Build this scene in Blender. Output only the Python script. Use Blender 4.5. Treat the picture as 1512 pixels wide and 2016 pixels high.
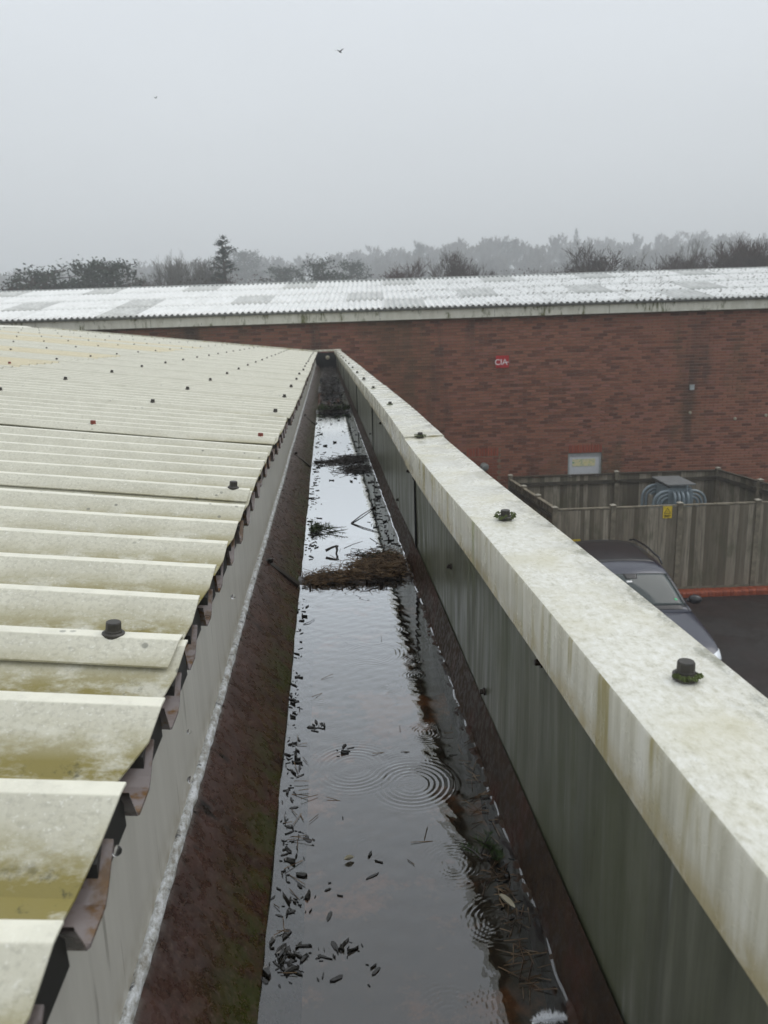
import bpy, math, random
import numpy as np
from mathutils import Matrix, Vector, noise as mnoise
R_ = math.radians
random.seed(7); rng = np.random.default_rng(7)
sc = bpy.context.scene
col = sc.collection
for o in list(bpy.data.objects): bpy.data.objects.remove(o)

# ------------------------------------------------------------------ camera
HC = 5.4                                   # camera height above the car park
YAW, PITCH, ROLL = R_(3.97), R_(13.13), R_(1.83)
fh = Vector((math.sin(YAW), math.cos(YAW), 0)); r0 = Vector((math.cos(YAW), -math.sin(YAW), 0)); zz = Vector((0, 0, 1))
fw = fh*math.cos(PITCH) - zz*math.sin(PITCH); u0 = fh*math.sin(PITCH) + zz*math.cos(PITCH)
cr = r0*math.cos(ROLL) - u0*math.sin(ROLL); cu = u0*math.cos(ROLL) + r0*math.sin(ROLL)
cd = bpy.data.cameras.new('camera'); cam = bpy.data.objects.new('camera', cd); col.objects.link(cam)
cam.matrix_world = Matrix(((cr.x, cu.x, -fw.x, 0), (cr.y, cu.y, -fw.y, 0), (cr.z, cu.z, -fw.z, HC), (0, 0, 0, 1)))
cd.sensor_fit = 'VERTICAL'; cd.sensor_height = 36; cd.lens = 36*1500/2016
cd.clip_start = 0.02; cd.clip_end = 3000
cd.dof.use_dof = True; cd.dof.focus_distance = 1.35; cd.dof.aperture_fstop = 11
sc.camera = cam

# ------------------------------------------------------------------ sky and sun (overcast)
SUN_EL, SUN_AZ = R_(52), R_(82)
w = bpy.data.worlds.new('World'); sc.world = w; w.use_nodes = True
nt = w.node_tree; N = nt.nodes; L = nt.links; N.clear()
out = N.new('ShaderNodeOutputWorld'); bg = N.new('ShaderNodeBackground'); bg.inputs['Strength'].default_value = 0.117
sky = N.new('ShaderNodeTexSky'); sky.sky_type = 'NISHITA'; sky.sun_disc = False
sky.sun_elevation = SUN_EL; sky.sun_rotation = SUN_AZ; sky.dust_density = 6; sky.air_density = 1.0
hs = N.new('ShaderNodeHueSaturation'); hs.inputs['Saturation'].default_value = 0.25
tc = N.new('ShaderNodeTexCoord'); sep = N.new('ShaderNodeSeparateXYZ'); L.new(tc.outputs['Generated'], sep.inputs[0])
ramp = N.new('ShaderNodeValToRGB'); e = ramp.color_ramp.elements
e[0].position = 0.0; e[0].color = (.600, .628, .636, 1); e[1].position = 1.0; e[1].color = (1.0, 1.03, 1.06, 1)
m_ = ramp.color_ramp.elements.new(.38); m_.color = (.765, .81, .862, 1)
L.new(sep.outputs['Z'], ramp.inputs[0])
cn = N.new('ShaderNodeTexNoise'); cn.inputs['Scale'].default_value = 1.6; cn.inputs['Detail'].default_value = 4
mp = N.new('ShaderNodeMapping'); mp.inputs['Scale'].default_value = (1, 1, 3.5); L.new(tc.outputs['Generated'], mp.inputs[0]); L.new(mp.outputs[0], cn.inputs['Vector'])
cm = N.new('ShaderNodeMapRange'); cm.inputs[3].default_value = 9.2; cm.inputs[4].default_value = 10.6; L.new(cn.outputs['Fac'], cm.inputs[0])
vm = N.new('ShaderNodeVectorMath'); vm.operation = 'SCALE'; L.new(ramp.outputs[0], vm.inputs[0]); L.new(cm.outputs[0], vm.inputs['Scale'])
mx = N.new('ShaderNodeMix'); mx.data_type = 'RGBA'; mx.inputs[0].default_value = 0.92
L.new(sky.outputs[0], hs.inputs['Color']); L.new(hs.outputs[0], mx.inputs[6]); L.new(vm.outputs[0], mx.inputs[7])
L.new(mx.outputs[2], bg.inputs['Color']); L.new(bg.outputs[0], out.inputs[0])
sd = bpy.data.lights.new('sun', 'SUN'); sd.energy = 1.0; sd.angle = R_(40); sd.color = (1, .97, .93)
so = bpy.data.objects.new('sun', sd); col.objects.link(so)
so.rotation_euler = (-(math.pi/2 - SUN_EL), 0, -SUN_AZ)
vs = sc.view_settings; vs.view_transform = 'Standard'; vs.look = 'None'; vs.exposure = 0.0; vs.gamma = 1; vs.use_curve_mapping = False
sc.render.engine = 'CYCLES'
sc.cycles.max_bounces = 8; sc.cycles.transparent_max_bounces = 12; sc.cycles.volume_bounces = 1
sc.render.resolution_x = 768; sc.render.resolution_y = 1024

# ------------------------------------------------------------------ helpers
def P(u, v, z): return Vector((r0.x*u + fh.x*v, r0.y*u + fh.y*v, z))     # frame of the brick building: u along it, v towards it
GROT = -YAW
def tag(o, label=None, cat=None, group=None, kind=None):
    if label: o['label'] = label
    if cat: o['category'] = cat
    if group: o['group'] = group
    if kind: o['kind'] = kind
    return o
def empty(name, loc=(0, 0, 0), rz=0):
    o = bpy.data.objects.new(name, None); o.empty_display_size = .1; col.objects.link(o)
    o.location = loc; o.rotation_euler = (0, 0, rz); return o
def link(name, me, mat=None, parent=None, loc=(0, 0, 0), rot=(0, 0, 0), smooth=False):
    if mat and not me.materials: me.materials.append(mat)
    o = bpy.data.objects.new(name, me); col.objects.link(o); o.parent = parent
    o.location = loc; o.rotation_euler = rot
    if smooth: me.polygons.foreach_set('use_smooth', [True]*len(me.polygons))
    return o
class MB:
    def __init__(s): s.v = []; s.f = []; s.c = []
    def add(s, vs, fs, c=None):
        b = len(s.v); s.v += [tuple(q) for q in vs]; s.f += [tuple(b+i for i in f) for f in fs]
        if c is not None: s.c += [c]*len(vs)
    def box(s, x0, x1, y0, y1, z0, z1, c=None):
        s.add([(x0,y0,z0),(x1,y0,z0),(x1,y1,z0),(x0,y1,z0),(x0,y0,z1),(x1,y0,z1),(x1,y1,z1),(x0,y1,z1)],
              [(0,3,2,1),(4,5,6,7),(0,1,5,4),(1,2,6,5),(2,3,7,6),(3,0,4,7)], c)
    def brick(s, x0, x1, y0, y1, z0, z1, b=.006, c=None):       # front face (at y0) with worn edges, no back
        s.add([(x0,y1,z0),(x1,y1,z0),(x1,y1,z1),(x0,y1,z1),(x0+b,y0,z0+b),(x1-b,y0,z0+b),(x1-b,y0,z1-b),(x0+b,y0,z1-b)],
              [(4,5,6,7),(0,1,5,4),(1,2,6,5),(2,3,7,6),(3,0,4,7)], c)
    def tube(s, pts, rad, n=8, cap=True, c=None):
        pts = [Vector(p) for p in pts]; m = len(pts)
        rad = rad if hasattr(rad, '__len__') else [rad]*m
        vs = []; up = None
        for i, p in enumerate(pts):
            t = (pts[min(i+1, m-1)] - pts[max(i-1, 0)]).normalized()
            if up is None: up = Vector((0, 0, 1)) if abs(t.z) < .9 else Vector((1, 0, 0))
            a = t.cross(up).normalized(); b = a.cross(t).normalized(); up = b
            for k in range(n):
                th = 2*math.pi*k/n; vs.append(p + (a*math.cos(th) + b*math.sin(th))*rad[i])
        fs = [(i*n+k, i*n+(k+1) % n, (i+1)*n+(k+1) % n, (i+1)*n+k) for i in range(m-1) for k in range(n)]
        if cap: fs += [tuple(range(n-1, -1, -1)), tuple((m-1)*n+k for k in range(n))]
        s.add(vs, fs, c)
    def lathe(s, prof, n=16, loc=(0, 0, 0), c=None):            # (r, z) profile
        vs = [(loc[0]+r*math.cos(2*math.pi*k/n), loc[1]+r*math.sin(2*math.pi*k/n), loc[2]+z) for r, z in prof for k in range(n)]
        m = len(prof)
        fs = [(i*n+k, i*n+(k+1) % n, (i+1)*n+(k+1) % n, (i+1)*n+k) for i in range(m-1) for k in range(n)] + [tuple((m-1)*n+k for k in range(n))]
        s.add(vs, fs, c)
    def mesh(s, name):
        me = bpy.data.meshes.new(name); me.from_pydata(s.v, [], s.f)
        if s.c:
            a = me.attributes.new('tone', 'FLOAT', 'POINT'); a.data.foreach_set('value', s.c)
        me.validate(); me.update(); return me
    def build(s, name, mat, parent=None, smooth=False, loc=(0, 0, 0), rot=(0, 0, 0)):
        return link(name, s.mesh(name), mat, parent, loc, rot, smooth)
def shade_auto(o, deg=35):
    me = o.data; me.polygons.foreach_set('use_smooth', [True]*len(me.polygons))
    me.set_sharp_from_angle(angle=R_(deg))
def nz(x, y=0., z=0.): return mnoise.noise(Vector((x, y, z)))

# ---- materials
class Mat:
    """small node helper: m.noise(scale), m.ramp(fac, stops), m.mix(fac, a, b)"""
    def __init__(s, name, rough=.6, spec=.5, metal=0.):
        s.m = bpy.data.materials.new(name); s.m.use_nodes = True; s.t = s.m.node_tree; s.n = s.t.nodes; s.l = s.t.links
        s.b = s.n['Principled BSDF']; s.b.inputs['Roughness'].default_value = rough
        s.b.inputs['Specular IOR Level'].default_value = spec; s.b.inputs['Metallic'].default_value = metal
        s.pos = None
    def P(s, kind='pos'):
        if kind == 'pos': return s.n.new('ShaderNodeNewGeometry').outputs['Position']
        return s.n.new('ShaderNodeTexCoord').outputs['Object']
    def map(s, scale, kind='pos', off=(0, 0, 0)):
        k = s.n.new('ShaderNodeMapping'); k.inputs['Scale'].default_value = scale; k.inputs['Location'].default_value = off
        s.l.new(s.P(kind), k.inputs[0]); return k.outputs[0]
    def noise(s, scale, stretch=(1, 1, 1), detail=5, rough=.6, kind='pos', off=(0, 0, 0), dist=0.):
        k = s.n.new('ShaderNodeTexNoise'); k.inputs['Scale'].default_value = scale; k.inputs['Detail'].default_value = detail
        k.inputs['Roughness'].default_value = rough; k.inputs['Distortion'].default_value = dist
        s.l.new(s.map(stretch, kind, off), k.inputs['Vector']); return k.outputs['Fac']
    def voro(s, scale, stretch=(1, 1, 1), kind='pos'):
        k = s.n.new('ShaderNodeTexVoronoi'); k.inputs['Scale'].default_value = scale
        s.l.new(s.map(stretch, kind), k.inputs['Vector']); return k.outputs['Distance']
    def step(s, x, a, b, lo=0., hi=1.):
        k = s.n.new('ShaderNodeMapRange'); k.interpolation_type = 'SMOOTHSTEP'
        for i, q in ((1, a), (2, b), (3, lo), (4, hi)): k.inputs[i].default_value = q
        s.l.new(x, k.inputs[0]); return k.outputs[0]
    def math(s, op, a, b=None):
        k = s.n.new('ShaderNodeMath'); k.operation = op
        for i, q in ((0, a), (1, b)):
            if q is None: continue
            if isinstance(q, (int, float)): k.inputs[i].default_value = q
            else: s.l.new(q, k.inputs[i])
        return k.outputs[0]
    def ramp(s, fac, stops):
        k = s.n.new('ShaderNodeValToRGB'); el = k.color_ramp.elements
        while len(el) < len(stops): el.new(.5)
        for q, (p, c) in zip(el, stops): q.position = p; q.color = (*c, 1)
        s.l.new(fac, k.inputs[0]); return k.outputs[0]
    def mix(s, fac, a, b):
        k = s.n.new('ShaderNodeMix'); k.data_type = 'RGBA'
        for i, q in ((0, fac), (6, a), (7, b)):
            if isinstance(q, (int, float)): k.inputs[i].default_value = q
            elif isinstance(q, tuple): k.inputs[i].default_value = (*q, 1)
            else: s.l.new(q, k.inputs[i])
        return k.outputs[2]
    def attr(s, name):
        k = s.n.new('ShaderNodeAttribute'); k.attribute_name = name; return k.outputs['Fac']
    def rand(s): return s.n.new('ShaderNodeObjectInfo').outputs['Random']
    def comp(s, i, kind='pos'):
        k = s.n.new('ShaderNodeSeparateXYZ'); s.l.new(s.P(kind), k.inputs[0]); return k.outputs[i]
    def color(s, c):
        if isinstance(c, tuple): s.b.inputs['Base Color'].default_value = (*c, 1)
        else: s.l.new(c, s.b.inputs['Base Color'])
        return s
    def rough(s, x): s.l.new(x, s.b.inputs['Roughness']); return s
    def bump(s, h, strength=.3, dist=.01):
        k = s.n.new('ShaderNodeBump'); k.inputs['Strength'].default_value = strength; k.inputs['Distance'].default_value = dist
        s.l.new(h, k.inputs['Height']); s.l.new(k.outputs[0], s.b.inputs['Normal']); return s
def plain(name, c, rough=.6, metal=0., spec=.5, var=.15, scale=12):
    m = Mat(name, rough, spec, metal); n = m.noise(scale, kind='obj')
    lo = tuple(q*(1-var) for q in c); hi = tuple(min(1, q*(1+var)) for q in c)
    m.color(m.ramp(n, [(.3, lo), (.7, hi)])); return m.m

M = {}
# weathered cream coated sheet: algae in the troughs and towards the eave, lichen spots
def cream_sheet(name, light, dark, algae):
    m = Mat(name, .42, .5)
    base = m.ramp(m.noise(9, detail=8, rough=.7), [(.3, dark), (.7, light)])
    base = m.mix(m.step(m.noise(170, detail=3), .45, .7, 0, .5), base, tuple(q*.72 for q in dark))
    base = m.mix(m.step(m.noise(230, detail=2, off=(3, 1, 0)), .58, .72, 0, .55), base, (.72, .72, .66))
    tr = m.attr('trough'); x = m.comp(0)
    base = m.mix(m.math('MULTIPLY', m.step(tr, .05, .0, 0, .82), m.step(m.noise(25, detail=5, off=(1, 1, 0)), .25, .6, .45, 1)), base, tuple(min(.80, q*1.25+.05) for q in light))  # paler rib crests: the brighter light on their tops put into the colour
    ev = m.step(x, -.95, -.16)
    al = m.math('MULTIPLY', m.math('MULTIPLY', m.step(tr, .1, 1.0), m.step(m.noise(14, (1, 2.2, 2), 6, .7), .32, .58)), m.math('ADD', m.math('MULTIPLY', ev, 1.1), .12))
    base = m.mix(m.math('MULTIPLY', al, algae), base, (.225, .19, .05))
    gr = m.math('MULTIPLY', m.step(m.noise(38, detail=6, rough=.75, off=(7, 0, 0)), .56, .68), m.math('MULTIPLY', m.step(x, -.42, -.2), m.step(tr, .5, 1.)))
    base = m.mix(m.math('MULTIPLY', gr, .85*algae), base, (.035, .036, .012))
    sp = m.math('MULTIPLY', m.step(m.voro(34), .10, .17, 1, 0), m.step(m.noise(5, detail=3, off=(2, 5, 0)), .54, .66))
    base = m.mix(m.math('MULTIPLY', sp, .75), base, (.12, .125, .105))
    m.color(base); m.rough(m.step(m.noise(40), .3, .7, .3, .5)); m.bump(m.noise(300, detail=3), .12, .002)
    return m.m
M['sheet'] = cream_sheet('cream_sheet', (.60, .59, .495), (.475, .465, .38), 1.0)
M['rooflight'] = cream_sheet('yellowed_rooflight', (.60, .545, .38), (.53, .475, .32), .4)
m = Mat('under_sheet', .25, .5)
m.color(m.mix(m.step(m.noise(30, detail=4), .45, .6), (.17, .145, .14), m.ramp(m.noise(18, off=(4, 0, 0)), [(.4, (.13, .07, .025)), (.65, (.05, .045, .045))]))); M['under'] = m.m
# coping: white stone-flecked coating, wet on top, streaked on the face
m = Mat('coping_coat', .3, .5)
top = m.ramp(m.noise(120, (1, .6, 1), 8, .8), [(.30, (.40, .385, .29)), (.48, (.64, .635, .555)), (.68, (.80, .805, .765))])
top = m.mix(m.step(m.noise(7, detail=6, off=(1, 3, 0)), .42, .66, 0, .55), top, (.52, .49, .33))
top = m.mix(m.step(m.noise(150, (1, .6, 1), 4, .7), .62, .75, 0, .5), top, (.28, .28, .22))
edge = m.math('MULTIPLY', m.step(m.comp(0), .325, .38), m.step(m.noise(25, (1, .5, 1), 7, .8, off=(5, 0, 0)), .48, .62))
top = m.mix(m.math('MULTIPLY', edge, .75), top, (.16, .165, .11))
face = m.ramp(m.noise(42, (1, 1, .07), 6, .7), [(.3, (.46, .44, .34)), (.55, (.68, .665, .57)), (.75, (.77, .76, .69))])
face = m.mix(m.math('MULTIPLY', m.step(m.noise(16, (1, 1, .10), 5, .65, off=(0, 4, 0)), .50, .66), .85), face, (.33, .28, .105))
face = m.mix(m.math('MULTIPLY', m.step(m.noise(34, (1, 1, .06), 4, .6, off=(0, 9, 0)), .60, .70), .7), face, (.22, .24, .075))
face = m.mix(m.math('MULTIPLY', m.step(m.comp(2), HC-.365, HC-.403), m.step(m.noise(30, off=(0, 2, 0)), .35, .6, .15, .7)), face, (.42, .34, .15))
gn = m.n.new('ShaderNodeNewGeometry'); sx = m.n.new('ShaderNodeSeparateXYZ'); m.l.new(gn.outputs['Normal'], sx.inputs[0])
m.color(m.mix(m.step(sx.outputs[2], .4, .8), face, top))
m.rough(m.step(m.noise(12, detail=5), .35, .65, .12, .38)); m.bump(m.noise(260, detail=4, rough=.7), .18, .002); M['coping'] = m.m
# grey-green fascia sheets with vertical run marks
m = Mat('fascia_sheet', .42, .4)
c = m.ramp(m.noise(26, (1, 1, .05), 7, .75), [(.3, (.036, .040, .022)), (.5, (.112, .118, .080)), (.72, (.25, .255, .205))])
c = m.mix(.45, c, m.ramp(m.noise(7, (1, 1, .22), 6, .7, off=(0, 11, 0)), [(.3, (.040, .044, .026)), (.7, (.18, .185, .145))]))
c = m.mix(m.step(m.noise(5, (1, 1, .5), 4, .6), .45, .65, 0, .6), c, (.080, .090, .045))
c = m.mix(m.math('MULTIPLY', m.step(m.noise(75, (1, 1, .06), 3), .62, .75), .3), c, (.34, .36, .35))
c = m.mix(m.math('MULTIPLY', m.step(m.noise(40, (1, 1, .16), 6, .8, off=(0, 7, 0)), .63, .69), .9), c, (.022, .016, .010))
m.color(c); m.rough(m.step(m.noise(30, (1, 1, .1)), .3, .7, .28, .55)); m.bump(m.noise(60, (1, 1, .1)), .1, .003); M['fascia'] = m.m
# painted grey upstand
m = Mat('upstand_sheet', .38, .45)
c = m.ramp(m.noise(18, (1, 1, .12), 6, .7), [(.3, (.46, .455, .415)), (.7, (.56, .555, .51))])
c = m.mix(m.math('MULTIPLY', m.step(m.noise(70, (1, 1, .05), 3), .63, .7), .45), c, (.10, .095, .075))
c = m.mix(m.math('MULTIPLY', m.step(m.comp(2), HC-.575, HC-.634), m.step(m.noise(40, off=(0, 3, 0)), .3, .7, .1, .7)), c, (.25, .215, .14))
m.color(c); m.bump(m.noise(400, detail=2), .05, .001); M['upstand'] = m.m
# chalky galvanised fold
m = Mat('chalky_fold', .55, .5)
c = m.ramp(m.noise(85, (1, .6, 1), 7, .8), [(.34, (.17, .15, .115)), (.46, (.32, .325, .31)), (.60, (.60, .63, .66))])
c = m.mix(m.step(m.noise(50, (1, 1, 1), 5, .7, off=(8, 0, 0)), .6, .66), c, (.10, .105, .11))
m.color(c); m.bump(m.noise(160, detail=5), .6, .004); M['fold'] = m.m
# rust, wet, moss
m = Mat('rusty_plate', .4, .5)
c = m.ramp(m.noise(12, detail=8, rough=.7), [(.3, (.011, .0045, .0035)), (.5, (.034, .0145, .010)), (.72, (.078, .038, .030))])
c = m.mix(m.math('MULTIPLY', m.step(m.comp(2), HC-.715, HC-.655), m.step(m.noise(16, detail=5, off=(5, 0, 0)), .3, .65, .05, .5)), c, (.085, .055, .052))
lowm = m.step(m.comp(2), HC-.655, HC-.73)
c = m.mix(m.math('MULTIPLY', lowm, m.step(m.noise(26, detail=6, rough=.75), .44, .6)), c, (.046, .026, .008))
c = m.mix(m.math('MULTIPLY', m.step(m.comp(2), HC-.672, HC-.742), m.step(m.noise(9, (1, 1, .6), 8, .8, off=(0, 3, 0)), .45, .56)), c, (.030, .034, .006))
c = m.mix(m.math('MULTIPLY', m.step(m.comp(2), HC-.650, HC-.638), m.step(m.noise(40, (1, .7, .5), 6, .7), .35, .6)), c, (.17, .165, .155))
c = m.mix(m.step(m.noise(210, detail=3, rough=.7), .50, .68, 0, .55), c, (.095, .062, .045))
c = m.mix(m.step(m.noise(150, detail=4, rough=.8, off=(2, 2, 2)), .52, .66, 0, .6), c, (.010, .007, .005))
c = m.mix(m.math('MULTIPLY', m.step(m.noise(34, (.35, 1, .35), 4, .6, off=(0, 6, 0)), .60, .68), m.step(m.comp(2), HC-.73, HC-.65)), c, (.010, .008, .007))
m.color(c); m.rough(m.step(m.noise(60, detail=5), .35, .65, .18, .48)); m.bump(m.noise(140, detail=5, rough=.7), .07, .003); M['rust'] = m.m
m = Mat('earthy_plate', .55, .25)
c = m.ramp(m.noise(40, detail=8, rough=.8), [(.3, (.008, .005, .003)), (.5, (.030, .017, .009)), (.72, (.066, .042, .024))])
c = m.mix(m.step(m.noise(9, off=(0, 5, 0)), .5, .62, 0, .8), c, (.052, .022, .014))
m.color(c); m.rough(m.step(m.noise(80), .4, .6, .4, .75)); m.bump(m.noise(110, detail=6, rough=.8), .3, .006); M['earth'] = m.m
m = Mat('gutter_sole', .6, .3)
c = m.ramp(m.noise(5, detail=7, rough=.7), [(.40, (.10, .10, .092)), (.53, (.14, .12, .10)), (.62, (.50, .26, .15))])
c = m.mix(m.step(m.noise(60, detail=5), .55, .7, 0, .6), c, (.14, .11, .075)); m.color(c); M['sole'] = m.m
# water: mirror on clear dark water
m = bpy.data.materials.new('water'); m.use_nodes = True; t = m.node_tree; n = t.nodes; l = t.links; n.clear()
o_ = n.new('ShaderNodeOutputMaterial'); ms = n.new('ShaderNodeMixShader'); tr = n.new('ShaderNodeBsdfTransparent'); gl = n.new('ShaderNodeBsdfGlossy')
tr.inputs[0].default_value = (.52, .49, .44, 1); gl.inputs['Roughness'].default_value = .0; gl.inputs[0].default_value = (.93, .95, .97, 1)
fr = n.new('ShaderNodeFresnel'); fr.inputs['IOR'].default_value = 1.33
bp = n.new('ShaderNodeBump'); bp.inputs['Strength'].default_value = .15; bp.inputs['Distance'].default_value = .0012
wn = n.new('ShaderNodeTexNoise'); wn.inputs['Scale'].default_value = 55; wn.inputs['Detail'].default_value = 2
ge = n.new('ShaderNodeNewGeometry'); l.new(ge.outputs['Position'], wn.inputs['Vector']); l.new(wn.outputs['Fac'], bp.inputs['Height'])
l.new(bp.outputs[0], gl.inputs['Normal']); l.new(bp.outputs[0], fr.inputs['Normal'])
fm = n.new('ShaderNodeMath'); fm.operation = 'MULTIPLY'; fm.use_clamp = True; fm.inputs[1].default_value = 4.6; l.new(fr.outputs[0], fm.inputs[0]); l.new(fm.outputs[0], ms.inputs[0]); l.new(tr.outputs[0], ms.inputs[1]); l.new(gl.outputs[0], ms.inputs[2]); l.new(ms.outputs[0], o_.inputs[0]); M['water'] = m
m = Mat('drop', .0, .5); m.b.inputs['Transmission Weight'].default_value = 1; m.b.inputs['IOR'].default_value = 1.33; m.color((1, 1, 1)); M['drop'] = m.m
M['bolt'] = plain('weathered_bolt', (.040, .036, .030), .5, 0, .5, .4, 60)
M['redcap'] = plain('red_cap', (.20, .045, .030), .5, 0, .5, .3, 60)
M['moss'] = plain('moss', (.085, .105, .042), .9, 0, .2, .5, 90)
M['dark'] = plain('dark_recess', (.012, .013, .014), .7)
M['debris'] = plain('wet_litter', (.022, .014, .009), .35, 0, .5, .6, 40)
m = Mat('dead_needle', .5, .4); m.color(m.ramp(m.noise(37, kind='pos', detail=2), [(.3, (.026, .015, .008)), (.5, (.11, .068, .036)), (.7, (.26, .18, .105))])); M['needle'] = m.m
m = Mat('green_needle', .55, .3); m.color(m.ramp(m.noise(60, detail=2), [(.3, (.012, .028, .008)), (.6, (.045, .075, .018)), (.75, (.10, .12, .035))])); M['sprig'] = m.m
M['silt'] = plain('grey_silt', (.060, .054, .050), .22, 0, .5, .5, 14)
M['twig'] = plain('wet_twig', (.014, .010, .008), .3, 0, .5, .4, 80)
M['leaf'] = plain('wet_leaf', (.010, .009, .007), .22, 0, .5, .6, 90)
M['pale'] = plain('pale_leaf', (.38, .35, .26), .6)
M['feather'] = plain('feather_white', (.8, .82, .85), .7)
# far building
def bricky(name, src):
    m = Mat(name, .55, .35); r = m.rand() if src == 'rand' else m.attr('tone')
    c = m.ramp(r, [(.0, (.110, .042, .029)), (.2, (.165, .064, .041)), (.5, (.255, .100, .062)), (.8, (.31, .130, .080)), (1., (.29, .122, .094))])
    c = m.mix(m.step(m.noise(40, detail=4), .4, .7, 0, .35), c, (.15, .085, .065))
    c = m.mix(m.math('MULTIPLY', m.step(m.noise(.75, (1, 1, .32), 5, .6), .50, .66), .62), c, (.105, .078, .040))
    c = m.mix(m.math('MULTIPLY', m.step(m.noise(.9, (1, 1, .18), 4, .6, off=(3, 0, 0)), .56, .70), .72), c, (.040, .030, .024))
    m.color(c); m.bump(m.noise(90, detail=4), .35, .006); return m.m
M['brick'] = bricky('brick_tone', 'attr'); M['brick1'] = bricky('brick_each', 'rand')
def redbrick(name, lo, hi):
    m = Mat(name, .5, .4); m.color(m.mix(m.step(m.noise(60, detail=4), .4, .7, 0, .4), m.ramp(m.rand(), [(0, lo), (1, hi)]), tuple(q*.5 for q in lo)))
    m.bump(m.noise(90), .3, .005); return m.m
M['redbrick'] = redbrick('red_soldier_brick', (.24, .055, .028), (.34, .085, .045))
M['kerb'] = redbrick('orange_kerb_brick', (.23, .050, .022), (.34, .082, .036))
m = Mat('mortar', .8, .3); m.color(m.mix(m.math('MULTIPLY', m.step(m.noise(.75, (1, 1, .32), 5, .6), .50, .66), .6), m.ramp(m.noise(20), [(.3, (.18, .13, .088)), (.7, (.25, .185, .13))]), (.11, .085, .05))); M['mortar'] = m.m
m = Mat('far_sheet', .3, .5)
c = m.ramp(m.noise(3, (1, .6, 1), 6, .7), [(.3, (.68, .69, .67)), (.7, (.84, .85, .84))])
c = m.mix(m.math('MULTIPLY', m.step(m.noise(4.5, (1, 1, 1), 6, .8, kind='pos'), .545, .60), m.step(m.comp(0), -3., 7., .15, 1.)), c, (.13, .125, .10))
m.color(c); M['farsheet'] = m.m
M['farlight'] = plain('far_rooflight', (.50, .51, .49), .35, 0, .5, .25, 3)
m = Mat('fascia_board', .5, .4)
c = m.ramp(m.noise(6, (1, 1, .4), 6), [(.3, (.58, .565, .47)), (.7, (.76, .75, .66))])
c = m.mix(m.math('MULTIPLY', m.step(m.noise(2.6, (1, 1, .5), 7, .75), .50, .62), m.step(m.noise(14, (1, 1, .2), 4), .40, .58)), c, (.13, .135, .045))
c = m.mix(m.step(m.noise(9, (1, 1, .3), 6, .8, off=(5, 0, 0)), .64, .70, 0, .8), c, (.07, .06, .035)); m.color(c); M['board'] = m.m
M['farg'] = plain('grey_gutter', (.22, .23, .22), .4)
M['white'] = plain('white_door', (.62, .64, .66), .4, 0, .5, .05)
M['frame'] = plain('grey_frame', (.40, .43, .43), .4)
M['redsign'] = plain('red_sign', (.42, .020, .022), .4); M['text'] = plain('sign_white', (.80, .74, .74), .5)
M['yellow'] = plain('yellow_sign', (.66, .48, .03), .4, 0, .5, .1); M['black'] = plain('print_and_shade_black', (.02, .02, .018), .5)
m = Mat('notice', .6, .3); m.color(m.ramp(m.noise(7, (1, 1, 1.6), 2, kind='obj'), [(.35, (.16, .36, .22)), (.47, (.66, .62, .40)), (.6, (.72, .66, .36)), (.72, (.44, .48, .18))])); M['notice'] = m.m
m = Mat('fence_board', .8, .3)
c = m.ramp(m.rand(), [(0, (.12, .102, .073)), (.5, (.225, .197, .150)), (1, (.36, .322, .255))])
c = m.mix(m.step(m.noise(30, (1, 1, .06), 5, .7, kind='pos'), .4, .7, 0, .7), c, (.085, .075, .055))
c = m.mix(m.step(m.noise(2.5, (1, 1, .6), 5), .5, .68, 0, .5), c, (.085, .088, .05)); m.color(c); m.bump(m.noise(60, (1, 1, .05)), .4, .006); M['wood'] = m.m
M['post'] = plain('fence_post', (.19, .168, .125), .85, 0, .3, .4, 7); M['rail'] = plain('fence_rail', (.060, .052, .038), .85, 0, .3, .4, 7)
M['cap'] = plain('pale_post_cap', (.30, .28, .23), .8)
M['steelblue'] = plain('blue_grey_paint', (.20, .245, .27), .38, 0, .5, .2, 9); M['lid'] = plain('grey_lid', (.155, .165, .168), .45, 0, .5, .2, 9)
# ground
m = Mat('asphalt', .4, .2)
c = m.ramp(m.noise(90, detail=5, rough=.8), [(.3, (.010, .009, .009)), (.7, (.045, .039, .036))])
c = m.mix(m.step(m.noise(.9, detail=5), .45, .6, 0, .7), c, (.030, .022, .020))
c = m.mix(m.step(m.noise(22, detail=4, off=(4, 1, 0)), .68, .72, 0, .5), c, (.16, .11, .085)); m.color(c)
m.rough(m.step(m.noise(1.1, detail=4), .4, .62, .32, .65)); m.bump(m.noise(130, detail=4), .5, .006); M['asphalt'] = m.m
M['ground'] = plain('rough_grass', (.045, .052, .022), .9, 0, .2, .4, .4)
M['hill'] = plain('hill_floor', (.040, .040, .026), .95, 0, .1, .4, .05)
# vegetation
def veg(name, lo, hi, rough=.8):
    m = Mat(name, rough, .2); m.color(m.ramp(m.noise(1.4, detail=5, rough=.8), [(.32, lo), (.68, hi)])); return m.m
M['bark'] = veg('bark', (.045, .038, .030), (.085, .072, .058)); M['twigs'] = veg('brown_twigs', (.050, .036, .029), (.095, .068, .054))
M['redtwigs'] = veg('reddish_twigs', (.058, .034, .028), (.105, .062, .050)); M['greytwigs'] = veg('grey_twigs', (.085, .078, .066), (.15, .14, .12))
M['pine'] = veg('pine_green', (.014, .024, .014), (.042, .060, .034)); M['cedar'] = veg('cedar_green', (.014, .026, .020), (.040, .062, .048))
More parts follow.
